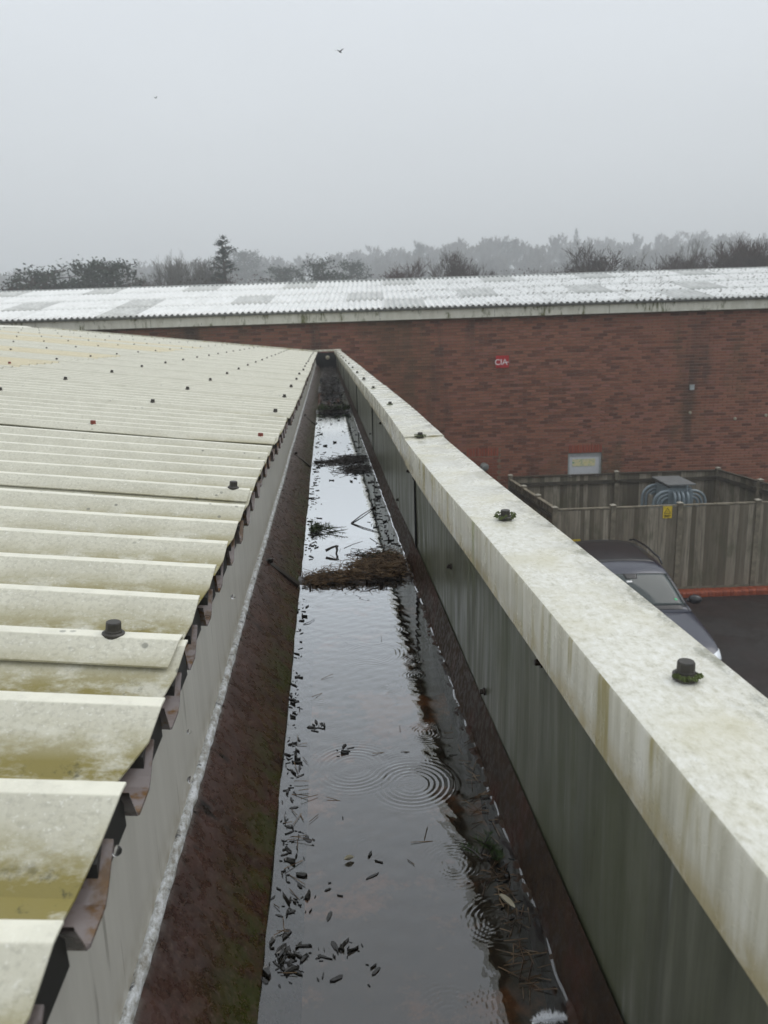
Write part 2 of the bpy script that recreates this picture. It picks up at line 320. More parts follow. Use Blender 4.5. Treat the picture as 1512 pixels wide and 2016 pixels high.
# car
m = Mat('car_paint', .28, .5, .2); c = m.mix(m.step(m.noise(130, detail=2), .55, .66, 0, .35), (.016, .020, .040), (.042, .048, .078)); m.color(c)
m.b.inputs['Coat Weight'].default_value = .7; m.b.inputs['Coat Roughness'].default_value = .12; m.bump(m.noise(150, detail=2), .25, .003); M['paint'] = m.m
m = Mat('car_black', .3, .5); m.color((.014, .014, .016)); m.bump(m.noise(150, detail=2), .3, .003); M['gloss'] = m.m
m = Mat('car_glass', .06, .35); m.color((.045, .058, .058)); m.b.inputs['Coat Weight'].default_value = .2; m.b.inputs['Coat Roughness'].default_value = .03; M['glass'] = m.m
M['tyre'] = plain('tyre', (.015, .015, .015), .8); M['alloy'] = plain('alloy', (.45, .46, .47), .35, .8)
M['lens'] = plain('lamp_lens', (.70, .74, .78), .08); M['red'] = plain('tail_red', (.35, .02, .02), .2); M['plate'] = plain('number_plate', (.75, .75, .72), .5)
M['green'] = plain('green_sticker', (.05, .55, .22), .5)

# ------------------------------------------------------------------ setting: ground, car park, hill
mb = MB(); mb.add([(-900, -300, -.02), (900, -300, -.02), (900, 1400, -.02), (-900, 1400, -.02)], [(0, 1, 2, 3)])
tag(mb.build('ground', M['ground']), kind='structure')
mb = MB(); mb.add([P(-2, -3, 0), P(26, -3, 0), P(26, 22, 0), P(-2, 22, 0)], [(0, 1, 2, 3)])
tag(mb.build('car_park', M['asphalt']), kind='structure')
def hill_z(u, v):
    s = min(1, max(0, (v-170)/240)); s = s*s*(3-2*s)
    return s*(27 + 2.4*math.sin(u*.013+.5) + u*.012 + 2.6*nz(u*.0125, v*.0125)) + max(0, v-320)*.06
mb = MB(); us = np.linspace(-420, 420, 80); vs_ = np.linspace(165, 680, 46)
vv = [P(a, b, hill_z(a, b)-.05) for b in vs_ for a in us]; nu = len(us)
mb.add(vv, [(j*nu+i, j*nu+i+1, (j+1)*nu+i+1, (j+1)*nu+i) for j in range(len(vs_)-1) for i in range(nu-1)])
tag(mb.build('hill', M['hill'], smooth=True), kind='structure')

# ------------------------------------------------------------------ the warehouse we look along: walls, corrugated roof
RP = R_(6.7); TN = math.tan(RP); XE = -.19; ZE = HC-.36          # eave crest line
PITCHY = .1552; NR = 6; COV = PITCHY*NR; Y0 = .89                # lap crest positions Y0 + k*COV
XR = -6.45; YEND = Y0 + 19*COV                                   # ridge, far verge
KS = range(-2, 19)
ware = empty('warehouse', (-3, 8, 0)); tag(ware, 'low warehouse with cream corrugated metal roof sloping down to a rusty gutter', 'building')
def part(o, parent=ware):
    o.parent = parent; o.matrix_parent_inverse = Matrix.Translation(parent.location).inverted() if parent.rotation_euler.z == 0 else parent.matrix_world.inverted(); return o
zr = ZE + (XE-XR)*TN
def prism(section, ya, yb):
    k = len(section); b = MB(); b.add([(x, ya, z) for x, z in section] + [(x, yb, z) for x, z in section],
        [tuple(range(k)), tuple(range(2*k-1, k-1, -1))] + [(i, k+i, k+(i+1) % k, (i+1) % k) for i in range(k)]); return b
YS = Y0 - 2*COV
SOLE = HC-.80
part(prism([(-.245, 0), (-.245, ZE-.075), (XR, zr-.07), (2*XR+.245, ZE-.075), (2*XR+.245, 0)], YS, YEND-.05).build('wall', M['mortar']))
# profile across a sheet: (dy, dz, troughness) for one rib ending on a crest
H = .043
rib = [(-.1462, 0, 0), (-.114, -H, 1), (-.074, -H, 1), (-.041, -.0215, .5), (-.0115, -.0012, .06), (-.009, 0, 0), (.0, .0005, 0)]
def profile(partial=True):
    pts = []
    if partial: pts += [(-.041, -.0215, .5), (-.0115, -.0012, .06), (-.009, 0, 0), (0, .0005, 0)]
    for k in range(NR):
        b = (k+1)*PITCHY
        pts += [(b+q[0]+(PITCHY if False else 0), q[1], q[2]) for q in rib]
    pts.append((COV+.009, 0, 0))
    return pts
def xs_list(a, b, n): return [a+(b-a)*i/n for i in range(n+1)]
def sheet_mesh(name, x0, x1, nseg, seed, lift, curl, th=.0022):
    prof = profile(); n = len(prof); vs = []; tr = []
    for lay in (0, 1):
        for x in xs_list(x0, x1, nseg):
            for dy, dz, tq in prof:
                z = dz + (XE-x)*TN + lift*max(0, 1-(dy+.04)/.5)*1.0
                near = max(0, 1-abs(x-XE)/.5)
                z += .0018*nz(x*2.1+seed, dy*4, seed) + curl*max(0, 1-(dy+.04)/.10)*(.5+.5*nz(x*3+seed, 1, seed))
                xx = x
                if abs(x-x0) < 1e-6: xx += .006*nz(dy*9, seed*3.1) - tq*tq*(.024+.012*nz(dy*31, seed*5.7))
                vs.append((xx, dy, z - lay*th)); tr.append(tq)
    m = nseg+1; fs = []; b = m*n
    for i in range(m-1):
        for j in range(n-1):
            fs.append((i*n+j, i*n+j+1, (i+1)*n+j+1, (i+1)*n+j)); fs.append((b+i*n+j, b+(i+1)*n+j, b+(i+1)*n+j+1, b+i*n+j+1))
    for i in range(m-1):
        fs.append((i*n, (i+1)*n, b+(i+1)*n, b+i*n)); q = n-1; fs.append((i*n+q, b+i*n+q, b+(i+1)*n+q, (i+1)*n+q))
    for j in range(n-1):
        fs.append((j, b+j, b+j+1, j+1)); q = (m-1)*n; fs.append((q+j, q+j+1, b+q+j+1, b+q+j))
    me = bpy.data.meshes.new(name); me.from_pydata(vs, [], fs)
    a = me.attributes.new('trough', 'FLOAT', 'POINT'); a.data.foreach_set('value', tr); me.update(); return me
MID = -2.1
lights_at = {5: 0, 7: 0, 10: 0, 11: 0, 13: 0}
EX = {k: .012*nz(k*1.7, 3.3) + (.014 if k >= 3 else 0) for k in KS}
for k in KS:
    y = Y0+k*COV; curl = .012 if k == 2 else .004*(k % 3 == 0)
    seed = k*.77
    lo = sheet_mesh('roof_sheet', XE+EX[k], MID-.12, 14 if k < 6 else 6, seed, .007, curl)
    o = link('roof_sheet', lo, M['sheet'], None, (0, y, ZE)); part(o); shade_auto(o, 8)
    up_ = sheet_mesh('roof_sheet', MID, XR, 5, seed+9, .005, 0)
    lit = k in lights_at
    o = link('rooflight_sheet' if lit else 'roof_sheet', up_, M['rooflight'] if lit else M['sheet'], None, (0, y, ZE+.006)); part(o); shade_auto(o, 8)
    if lit: o['label'] = 'yellowed translucent rooflight sheet'
    # lower sheet whose trough ends stick out under the cream sheet
    for q in range(NR):
        b = MB(); c0 = (q+1)*PITCHY; e1 = .017+.007*nz(k*3.1, q*2.3)
        pr_ = [(-.128, -.018), (-.112, -H-.006), (-.104, -H-.010), (-.066, -H-.010), (-.056, -H-.004), (-.030, -.022)]
        for th in (0, .003):
            b.add([(XE+EX[k]+e1-.02-(.12 if i else 0), c0+dy, dz-.004-th-(0 if i == 0 else -.12*TN)) for i in (0, 1) for dy, dz in pr_],
                  [(j, j+1, 6+j+1, 6+j) if th == 0 else (j, 6+j, 6+j+1, j+1) for j in range(5)])
        i0 = len(b.v)-24
        b.f += [(i0+j, i0+12+j, i0+12+j+1, i0+j+1) for j in range(5)]
        part(b.build('trough_end', M['under'], loc=(0, y, ZE)))
    for q in range(NR):                       # black blocks added for the dark shade in the hollow under each crest
        b = MB(); c0 = (q+1)*PITCHY; xa = XE+EX[k]-.010; sec = [(-.052, -H-.014), (-.050, -.0335), (-.040, -.0275), (-.010, -.0055), (.008, -.0055), (.030, -.0335), (.032, -H-.014)]
        b.add([(xa-(.05 if i else 0), c0+dy, dz+(.05*TN if i else 0)) for i in (0, 1) for dy, dz in sec], [tuple(range(7)), tuple(range(13, 6, -1))]+[(j, 7+j, 7+(j+1) % 7, (j+1) % 7) for j in range(7)])
        part(b.build('crest_shade_block', M['black'], loc=(0, y, ZE)))
# bolts in purlin rows, one at every side lap
bb = MB(); bb.lathe([(.0135, -.002), (.0135, .003), (.0115, .0045), (.0105, .0045)], 18); BOLT = bb.mesh('bolt')
bb = MB(); bb.lathe([(.0102, .004), (.0100, .006), (.0094, .007), (.0092, .0155), (.0084, .017)], 12); CAP = bb.mesh('cap')
BOLT.materials.append(M['bolt']); CAP.materials.append(M['bolt']); RCAP = CAP.copy(); RCAP.materials.clear(); RCAP.materials.append(M['redcap'])
ROWS = [-.25, -.82, -1.5, -2.17, -2.88, -3.55, -4.22, -4.9, -5.55, -6.2]
for k in KS:
    for j, x in enumerate(ROWS):
        if k < 0 and j > 0: continue
        xx = x + .02*nz(k*2.7, j*5.1); yy = Y0+k*COV + .004*nz(k, j)
        if k == 1 and j == 0: xx = -.235
        if k == 0 and j == 0: xx = -.272
        o = link('bolt', BOLT, None, None, (xx, yy, ZE+(XE-xx)*TN+.0055), (.02*nz(k, j*3), RP+.02*nz(j, k*2), 0)); part(o)
        red = (k, j) in ((2, 0), (2, 1), (5, 3))
        c = link('cap', RCAP if red else CAP, None, o)
        if red: c['label'] = 'faded red bolt cap'
# verge trim across the far end and ridge capping
b = MB(); ya, yb = YEND-.04, YEND+.13
for (xa, xb) in ((XE+.02, XR/2), (XR/2-.004, XR)):
    za, zb = ZE+.03+(XE-xa)*TN, ZE+.03+(XE-xb)*TN
    b = MB(); b.add([(xa, ya, za), (xb, ya, zb), (xb, yb, zb), (xa, yb, za), (xa, ya, za-.03), (xb, ya, zb-.03), (xb, yb, zb-.14), (xa, yb, za-.14)],
        [(0, 3, 2, 1), (0, 1, 5, 4), (2, 3, 7, 6), (0, 4, 7, 3), (1, 2, 6, 5)]); part(b.build('verge_trim', M['coping']))
for k in range(-1, 7):
    y1 = k*2.6-.6; y2 = min(y1+2.63, YEND+.12); b = MB()
    b.add([(XR+.18, y1, zr+.012-.18*TN), (XR, y1, zr+.04+.002*(k % 2)), (XR-.18, y1, zr+.012-.18*TN), (XR+.18, y2, zr+.012-.18*TN), (XR, y2, zr+.04+.002*(k % 2)), (XR-.18, y2, zr+.012-.18*TN)],
          [(0, 1, 4, 3), (1, 2, 5, 4)]); part(b.build('ridge_cap', M['sheet']))

# ------------------------------------------------------------------ box gutter
gut = empty('box_gutter', (.08, 9, SOLE)); tag(gut, 'long rusty metal box gutter full of rainwater beside the corrugated roof', 'gutter')
gp = lambda o: part(o, gut)
WZ = HC-.75; XWL, XWR = -.107, .242; XU = -.224; ZU = HC-.634
GY0, GY1 = -.6, YEND-.1
ys = np.concatenate([np.arange(GY0, 4, .02), np.arange(4, GY1+.2, .25)]); ys[-1] = GY1
def strip(name, mat, fa, fb, nx=6, smooth=True, solid=.003):
    b = MB(); n = nx+1; vs = []
    for y in ys:
        for i in range(n):
            t = i/nx; a, c = fa(y), fb(y); vs.append((a[0]+(c[0]-a[0])*t, y, a[1]+(c[1]-a[1])*t))
    b.add(vs, [(j*n+i, j*n+i+1, (j+1)*n+i+1, (j+1)*n+i) for j in range(len(ys)-1) for i in range(nx)])
    return gp(b.build(name, mat, smooth=smooth))
wob = lambda y, s, a: a*nz(y*1.3, s)
strip('upstand', M['upstand'], lambda y: (XU+wob(y, 1, .003), ZE-.061), lambda y: (XU+wob(y, 2, .004), ZU))
strip('side_plate', M['rust'], lambda y: (XU+wob(y, 2, .004), ZU), lambda y: (XWL+wob(y, 3, .004)+.045, WZ-.05), 12)
strip('sole', M['sole'], lambda y: (XWL+.02, SOLE+.004), lambda y: (XWR+.01, SOLE+.003), 6)
strip('back_plate', M['earth'], lambda y: (.261+wob(y, 6, .003), HC-.665), lambda y: (XWR-.010+wob(y*4, 7, .005)+wob(y*14, 8, .006), WZ-.05), 14)
# chalky bead along the fold
b = MB(); pts = []; rad = []
for y in np.arange(GY0, GY1, .02 if True else .1):
    if y > 5 and (int(y*50) % 5): continue
    pts.append((XU+.003+wob(y, 2, .004)+.0015*nz(y*30), y, ZU+.001*nz(y*25, 2))); rad.append(.0085+.0022*nz(y*40, 5))
b.tube(pts, rad, 8); gp(b.build('fold_bead', M['fold'], smooth=True))
b = MB(); b.box(XU+.002, .26, GY1-.02, GY1+.02, SOLE, ZE-.02); gp(b.build('stop_end', M['dark']))
b = MB(); b.lathe([(.0, 0), (.05, 0), (.05, .03), (.03, .05)], 14); gp(b.build('outlet_cap', M['pale'], loc=(.06, GY1-.02, HC-.50), rot=(R_(90), 0, 0)))
for yj in (2.22, 4.4, 6.6):          # bolted joint straps in the sloping side
    b = MB(); q = [(XU+.012, ZU-.02), (XWL-.008, WZ+.01)]
    d = Vector((q[1][0]-q[0][0], 0, q[1][1]-q[0][1])); nn = Vector((-d.z, 0, d.x)).normalized()*.005
    A = [Vector((q[0][0], yj, q[0][1])), Vector((q[1][0], yj, q[1][1]))]
    b.add([A[0]+nn, A[1]+nn, A[1]+nn+Vector((0, .028, 0)), A[0]+nn+Vector((0, .028, 0)), A[0]-nn, A[1]-nn, A[1]-nn+Vector((0, .028, 0)), A[0]-nn+Vector((0, .028, 0))],
          [(0, 1, 2, 3), (0, 4, 5, 1), (2, 6, 7, 3), (1, 5, 6, 2), (0, 3, 7, 4)])
    b.lathe([(.008, 0), (.008, .012), (.0, .012)], 8, (XU+.03, yj+.014, ZU-.028))
    gp(b.build('joint_strap', M['twig']))

# water with raindrop rings, meniscus along both sides
RINGS = [(-0.0632, 2.0963, 0.0294, 0.8), (-0.0037, 2.1529, 0.0221, 0.7), (0.0066, 1.8088, 0.0191, 0.6), (0.1287, 1.8588, 0.0235, 0.8), (0.0603, 1.6066, 0.0191, 0.8), (0.1007, 1.5191, 0.0162, 1.3), (0.1588, 1.3257, 0.025, 1.1), (0.0147, 1.2206, 0.0529, 0.5), (0.114, 1.1581, 0.0456, 0.8), (0.1507, 0.9485, 0.0338, 1.0), (0.1838, 0.8382, 0.0221, 1.3), (0.1051, 0.6971, 0.0294, 1.5), (-0.0419, 1.4838, 0.0103, 0.9), (0.1728, 1.6618, 0.0206, 1.0), (0.1618, 1.5809, 0.0162, 1.0), (0.0735, 1.7132, 0.0515, 0.3), (0.0294, 2.7574, 0.0294, 0.8), (0.0441, 3.8235, 0.0368, 0.8), (-0.0441, 3.4926, 0.0294, 0.8), (0.0882, 5.1471, 0.0368, 0.8), (0.0147, 0.6324, 0.0221, 0.6), (0.03, 1.0, 0.02, 0.6), (0.1, 1.22, 0.03, 0.7), (-0.02, 1.35, 0.02, 0.7), (0.06, 2.0, 0.02, 0.8), (0.02, 1.75, 0.03, 0.5)]
TL = (ZU-WZ)/(ZU-WZ+.05)
def edgeL(y): return (1-TL)*(XU+wob(y, 2, .004)) + TL*(XWL+wob(y, 3, .004)+.045) - .0006
TRR = .085/.135
def edgeR(y): return (1-TRR)*(.261+wob(y, 6, .003)) + TRR*(XWR-.010+wob(y*4, 7, .005)+wob(y*14, 8, .006)) + .0006
WAVES = []
for _ in range(22):
    lam = random.uniform(.012, .06); a = random.uniform(0, math.pi); WAVES.append((2*math.pi/lam*math.cos(a), 2*math.pi/lam*math.sin(a), random.uniform(0, 6.28), 0.0009*lam*random.uniform(.4, 1.2)))
def water(y0, y1, dy, nx):
    yv = np.arange(y0, y1+dy*.5, dy)
    f = np.linspace(0, 1, nx)
    ed = .0005*np.array([0, 1, 2, 3.2, 4.8, 7, 10, 14])
    vs = []
    for y in yv:
        a, c = edgeL(y), edgeR(y)
        xs = np.concatenate([a+ed, np.linspace(a+.010, c-.010, nx), (c-ed)[::-1]])
        z = np.zeros_like(xs)
        for cx, cy, r_, A in RINGS:
            if abs(cy-y) > r_*2.2: continue
            r = np.hypot(xs-cx, y-cy)
            lam = .0066 if r_ < .04 else .0095
            z += A*.0011*np.cos(2*math.pi*(r-r_)/lam)*np.exp(-((r-r_)/(.6*r_+.004))**2)*np.where(r < r_, .8, 1)*np.minimum(1, .02/(np.abs(r-r_)+.006))
        for kx, ky, ph, A in WAVES: z += A*np.sin(kx*xs+ky*y+ph)
        z += .0030*max(.25, min(1, .7+1.2*nz(y*9, 41)))*np.exp(-(xs-a)/.0020) + .0030*max(.05, min(1, .45+1.5*nz(y*14, 42)))*np.exp(-(c-xs)/.0020)
        vs.append(np.stack([xs, np.full_like(xs, y), WZ+z], 1))
    n = len(vs[0]); m = len(vs); V = np.concatenate(vs)
    i = np.arange(m-1)[:, None]*n + np.arange(n-1)[None]
    Fq = np.stack([i, i+1, i+n+1, i+n], -1).reshape(-1, 4)
    return V, Fq
V1, F1 = water(.33, 2.4, .003, 100); V2, F2 = water(2.4, GY1-.02, .02, 44)
def np_mesh(name, V, Fq):
    me = bpy.data.meshes.new(name); k = Fq.shape[1]
    me.vertices.add(len(V)); me.vertices.foreach_set('co', V.astype(np.float32).ravel())
    me.loops.add(Fq.size); me.loops.foreach_set('vertex_index', Fq.astype(np.int32).ravel())
    me.polygons.add(len(Fq)); me.polygons.foreach_set('loop_start', np.arange(0, Fq.size, k, dtype=np.int32))
    me.update(calc_edges=True); return me
wme = np_mesh('water', np.concatenate([V1, V2]), np.concatenate([F1, F2+len(V1)]))
tag(link('water', wme, M['water'], smooth=True), kind='structure')

# ------------------------------------------------------------------ parapet on the right: wall, fascia sheets, coping lengths, bolts
par = empty('parapet', (.38, 8, 0)); tag(par, 'low parapet with pale flat coping and grey green metal face beside the gutter', 'parapet')
pp = lambda o: part(o, par)
def cx(y): return -.001 - .014*math.exp(-((y-2.1)/.8)**2) - (.004*(y-6) if y > 6 else 0)*.6
b = MB(); b.box(.305, .35, GY0, YEND+.05, 0, HC-.35); pp(b.build('wall', M['mortar']))
JF = [GY0, .36, 2.34, 4.5, 6.75, 9.0, 11.3, 13.6, 16, GY1+.1]
for i in range(len(JF)-1):
    a, c = JF[i], JF[i+1]-.004; b = MB(); yy = np.linspace(a, c, 14); off = .002*(i % 2); nzs = 5; vs = []
    for y in yy:
        for k in range(nzs+1):
            t = k/nzs; vs.append((.262+off+.0035*nz(y*1.6, i, t*1.5), y, HC-.35-.336*t + (.004*nz(y*2, i+4) if k == nzs else 0)))
    n = nzs+1
    b.add(vs, [(j*n+k, (j+1)*n+k, (j+1)*n+k+1, j*n+k+1) for j in range(len(yy)-1) for k in range(nzs)])
    pp(b.build('fascia_sheet', M['fascia'], smooth=True))
for y in JF[1:-1]:
    b = MB(); b.box(.2585, .2635, y-.007, y+.002, HC-.687, HC-.39); b.box(.256, .260, y-.017, y+.010, HC-.446, HC-.441)
    pp(b.build('joint_strip', M['dark']))
JC = [GY0, .02, 2.40, 4.97, 7.5, 10.1, 12.7, 15.3, YEND+.1]
for i in range(len(JC)-1):
    a, c = JC[i]+.0025, JC[i+1]-.0025; b = MB(); yy = np.linspace(a, c, 22 if c < 7 else 8); vs = []; kk = .0035*(i % 2) + .002*nz(i*5.5)
    lipx, lz = .006, .080
    for y in yy:
        d = cx(y) + .0012*nz(y*3, i); zt = HC-.320 - kk + .0012*nz(y*2.2, i+7); q = .0045
        vs += [(.2505+d+.0, y, zt-lz), (.2505+d, y, zt-q), (.2505+d+q*.3, y, zt-q*.3), (.2505+d+q, y, zt), (.38+d-q, y, zt+.001), (.38+d-q*.3, y, zt-q*.3), (.38+d, y, zt-q), (.38+d, y, zt-lz),
               (.38+d-lipx, y, zt-lz), (.38+d-lipx, y, zt-.012), (.2505+d+lipx, y, zt-.012), (.2505+d+lipx, y, zt-lz)]
    n = 12; m = len(yy)
    b.add(vs, [(j*n+k, j*n+(k+1) % n, (j+1)*n+(k+1) % n, (j+1)*n+k) for j in range(m-1) for k in range(n)] + [tuple(range(n-1, -1, -1)), tuple((m-1)*n+k for k in range(n))])
    o = pp(b.build('coping_length', M['coping'])); shade_auto(o, 40)
CB = [(0.322, 0.637), (0.301, 1.277), (0.288, 2.387), (0.29, 3.546), (0.284, 4.676), (0.278, 5.708), (0.273, 6.746), (0.27, 7.784), (0.268, 8.908), (0.264, 10.032), (0.259, 11.243), (0.255, 12.454), (0.251, 13.665), (0.246, 14.876), (0.245, 16.1), (0.243, 17.3)]
for i, (x, y) in enumerate(CB):
    zt = HC-.3205
    o = pp(link('bolt', BOLT, None, None, (x, y, zt), (0, 0, i))); o.scale = (.88, .88, .9)
    link('cap', CAP, None, o)
    # cushion of moss round the flange
    b = MB(); rn = random.Random(i); k = 26 if y > 1 else 16
    rr = {1: .021, 2: .022}.get(i, .0155)
    for q in range(k*3):
        th = rn.uniform(0, 6.28) if i else rn.uniform(3.3, 6.0); r = rr*rn.uniform(.72, 1.0)
        c = Vector((r*math.cos(th), r*math.sin(th), rn.uniform(0, .003 if i not in (1, 2) else .009))); s = rn.uniform(.0015, .0035)
        b.add([c+Vector((s, 0, 0)), c+Vector((-s, s, 0)), c+Vector((0, -s, .0)), c+Vector((0, 0, s*1.3))], [(0, 1, 3), (1, 2, 3), (2, 0, 3), (0, 2, 1)])
    b.build('moss_ring', M['moss'], o)
for (y, h) in ((1.261, 0.639), (0.9, 0.42), (1.758, 0.403), (2.487, 0.446), (2.916, 0.635), (3.773, 0.429), (4.716, 0.6), (1.629, 0.514)):
    b = MB(); b.lathe([(.0075, 0), (.0075, .003), (.0045, .003), (.0045, .009), (.003, .010)], 8)
    pp(b.build('screw', M['debris'], loc=(.261, y, HC-h), rot=(0, R_(-90), 0)))
# flat trim that closes the gutter end between roof and coping
b = MB(); b.box(XE-.03, .39, YEND-.09, YEND+.12, HC-.352, HC-.312); pp(b.build('end_trim', M['coping']))

# ------------------------------------------------------------------ things in the gutter
def needle_mesh(spots, L0, L1, r, flat=.25, seed=1, droop=0.):
    rn = random.Random(seed); b = MB()
    for (x, y, z, n, sx, sy, sz) in spots:
        for _ in range(n):
            c = Vector((rn.gauss(x, sx), rn.gauss(y, sy), z+abs(rn.gauss(0, sz)))); c.x = min(XWR-.004, max(XWL+.003, c.x))
            a = rn.uniform(0, math.pi); t = rn.gauss(0, flat); l = rn.uniform(L0, L1)/2
            d = Vector((math.cos(a)*math.cos(t), math.sin(a)*math.cos(t), math.sin(t)))*l
            s = d.cross(Vector((0, 0, 1))).normalized()*r; h = Vector((0, 0, r*1.5))
            p0, p1 = c-d, c+d
            if p0.x < XWL+.002 or p0.x > XWR-.002 or p1.x < XWL+.002 or p1.x > XWR-.002: continue
            b.add([p0-s, p0+s, p0+h, p1-s, p1+s, p1+h], [(0, 1, 4, 3), (1, 2, 5, 4), (2, 0, 3, 5)])
    return b
def mound(name, x0, x1, y0, y1, hh, mat, seed, parent=None, nx=44, ny=36, rise=0.):
    b = MB(); vs = []
    for j in range(ny+1):
        for i in range(nx+1):
            x = x0+(x1-x0)*i/nx; y = y0+(y1-y0)*j/ny
            e_ = min(1, 5*j/ny, 5*(ny-j)/ny if not rise else 1, 1 if x0 < XWL else 4*i/nx)
            z = hh*(e_*(.62+.55*nz(x*14, y*14, seed)+.35*nz(x*45, y*45, seed)) - .6*(1-e_)) - .004*e_ + rise*(j/ny)**1.3
            vs.append((x, y, WZ+z))
    n = nx+1; b.add(vs, [(j*n+i, j*n+i+1, (j+1)*n+i+1, (j+1)*n+i) for j in range(ny) for i in range(nx)])
    return b.build(name, mat, parent, smooth=True)
dam = empty('needle_dam', (0.0662, 2.3897, WZ)); tag(dam, 'heap of dead brown pine needles damming the gutter water from side to side', 'debris', kind='stuff')
part(mound('mud', XWL-.01, XWR+.012, 2.25, 2.3676, 0.0147, M['debris'], 3), dam)
part(mound('mud', 0.0441, XWR+.012, 2.3235, 2.6103, 0.0103, M['debris'], 5), dam)
nb = needle_mesh([(0.0588, 2.3088, WZ+0.0088, 900, 0.1176, 0.0221, 0.0074), (0.1471, 2.3456, WZ+0.0132, 900, 0.0662, 0.0331, 0.0103), (0.1765, 2.4706, WZ+0.0059, 600, 0.0515, 0.0515, 0.0074), (-0.0441, 2.2868, WZ+0.0044, 300, 0.0441, 0.0184, 0.0044)], 0.0221, 0.0551, 0.00085, .22, 4)
o = part(nb.build('needles', M['needle']), dam); o['kind'] = 'stuff'
def stick_mesh(spots, seed, r0_, r1_, l0, l1):
    rn = random.Random(seed); b = MB()
    for (x, y, z, n, sx, sy) in spots:
        for _ in range(n):
            c = Vector((rn.gauss(x, sx), rn.gauss(y, sy), z+rn.uniform(0, .012))); a = rn.gauss(.15, .7); l_ = rn.uniform(l0, l1)/2
            d = Vector((math.cos(a), math.sin(a), rn.gauss(0, .16)))*l_; m_ = Vector((rn.gauss(0, .1), rn.gauss(0, .1), rn.gauss(.05, .1)))*l_
            p = [c-d, c+m_, c+d*.95]
            if any(q.x < XWL+.004 or q.x > XWR-.004 for q in p): continue
            r = rn.uniform(r0_, r1_); b.tube(p, [r, r*.85, r*.5], 5)
    return b
sb = stick_mesh([(.06, 2.30, WZ+.008, 46, .09, .022), (.16, 2.37, WZ+.010, 46, .05, .05), (.12, 2.52, WZ+.004, 14, .06, .06)], 31, .0007, .0022, .03, .13)
o = part(sb.build('twigs', M['twig']), dam); o['kind'] = 'stuff'
def leaf_bits(spots, seed, smin=.0023, smax=.008):
    rn = random.Random(seed); b = MB()
    for (x, y, n, sx, sy) in spots:
        for _ in range(n if n < 20 else int(n*.5)):
            cx_, cy_ = rn.gauss(x, sx), rn.gauss(y, sy)
            if cx_ < edgeL(cy_)+.002 or cx_ > edgeR(cy_)-.003: continue
            s = smin+(smax*1.45-smin)*rn.random()**1.7; asp = rn.uniform(.12, .42); a = rn.uniform(0, math.pi); k = 6; ti = rn.gauss(0, .3); tj = rn.gauss(0, .3)
            vs = []; h = rn.uniform(.0004, .0012)
            for q in range(k):
                th = 2*math.pi*q/k; rr = s*rn.uniform(.7, 1.1); px, py = rr*math.cos(th), rr*asp*math.sin(th)
                X, Y = px*math.cos(a)-py*math.sin(a), px*math.sin(a)+py*math.cos(a)
                vs.append((cx_+X, cy_+Y, WZ+h+abs(X*ti+Y*tj)))
            b.add(vs+[(v[0], v[1], WZ-.001) for v in vs], [tuple(range(k))] + [(q, k+q, k+(q+1) % k, (q+1) % k) for q in range(k)])
    return b
lb = leaf_bits([(-0.0919, 0.8015, 60, 0.0132, 0.0257), (-0.0699, 0.8015, 70, 0.0206, 0.0162), (-0.0088, 0.8125, 12, 0.0118, 0.0074), (-0.0735, 0.8971, 45, 0.0162, 0.0162), (-0.0919, 0.9779, 40, 0.0103, 0.0368), (-0.0735, 1.0294, 14, 0.0147, 0.0221),
                (-0.0956, 1.1397, 40, 0.0074, 0.0588), (-0.0919, 1.2647, 70, 0.0103, 0.0515), (-0.0956, 1.4338, 50, 0.0074, 0.0735), (-0.0993, 1.6176, 40, 0.0059, 0.0882), (-0.0456, 1.375, 16, 0.0103, 0.0088), (0.0, 1.2794, 7, 0.0103, 0.0147),
                (0.0331, 0.9382, 1, 0.0007, 0.0007), (0.0441, 0.9779, 2, 0.0147, 0.0088), (-0.0368, 0.9191, 5, 0.0221, 0.0368), (-0.0147, 0.7647, 6, 0.0221, 0.0147), (0.0735, 1.1029, 1, 0.0735, 0.1471), (-0.0956, 2.0588, 50, 0.0059, 0.1324), (0.2132, 0.9559, 16, 0.0132, 0.0588), (0.2132, 0.8456, 10, 0.0118, 0.0368)], 5)
tag(lb.build('floating_leaf_bits', M['leaf']), 'small dark wet leaf bits floating on the near pool along the rusty side', 'debris', kind='stuff')
lb = leaf_bits([(-0.0882, 2.8676, 90, 0.0132, 0.1838), (-0.0882, 3.5294, 90, 0.0132, 0.2941), (-0.0809, 4.5588, 90, 0.0132, 0.3676), (0.1985, 2.8676, 120, 0.0257, 0.1838), (0.2059, 3.5294, 120, 0.0221, 0.2941), (0.1985, 4.5588, 130, 0.0257, 0.3676), (0.0735, 4.8529, 20, 0.0735, 0.2941), (0.0735, 3.9706, 6, 0.0735, 0.2206),
                (-0.0735, 6.0294, 110, 0.0184, 0.5882), (0.1838, 6.0294, 150, 0.0294, 0.6618), (0.0735, 5.8824, 18, 0.0882, 0.7353), (0.0735, 6.9853, 40, 0.0882, 0.4412)], 6, .003, .012)
tag(lb.build('far_leaf_bits', M['leaf']), 'dark leaf bits along both edges of the water beyond the needle dam', 'debris', kind='stuff')
nb = needle_mesh([(0.2132, 0.8971, WZ+0.0015, 60, 0.0132, 0.0662, 0.0015), (0.2169, 1.1397, WZ+0.0015, 25, 0.0088, 0.1103, 0.0015), (0.0, 1.1029, WZ+0.0007, 16, 0.0735, 0.2941, 0.0007), (0.2059, 0.7721, WZ+0.0015, 34, 0.0147, 0.0368, 0.0015), (-0.0809, 1.1029, WZ+0.0015, 26, 0.0147, 0.2206, 0.0015)], 0.0132, 0.0368, 0.00059, .08, 9)
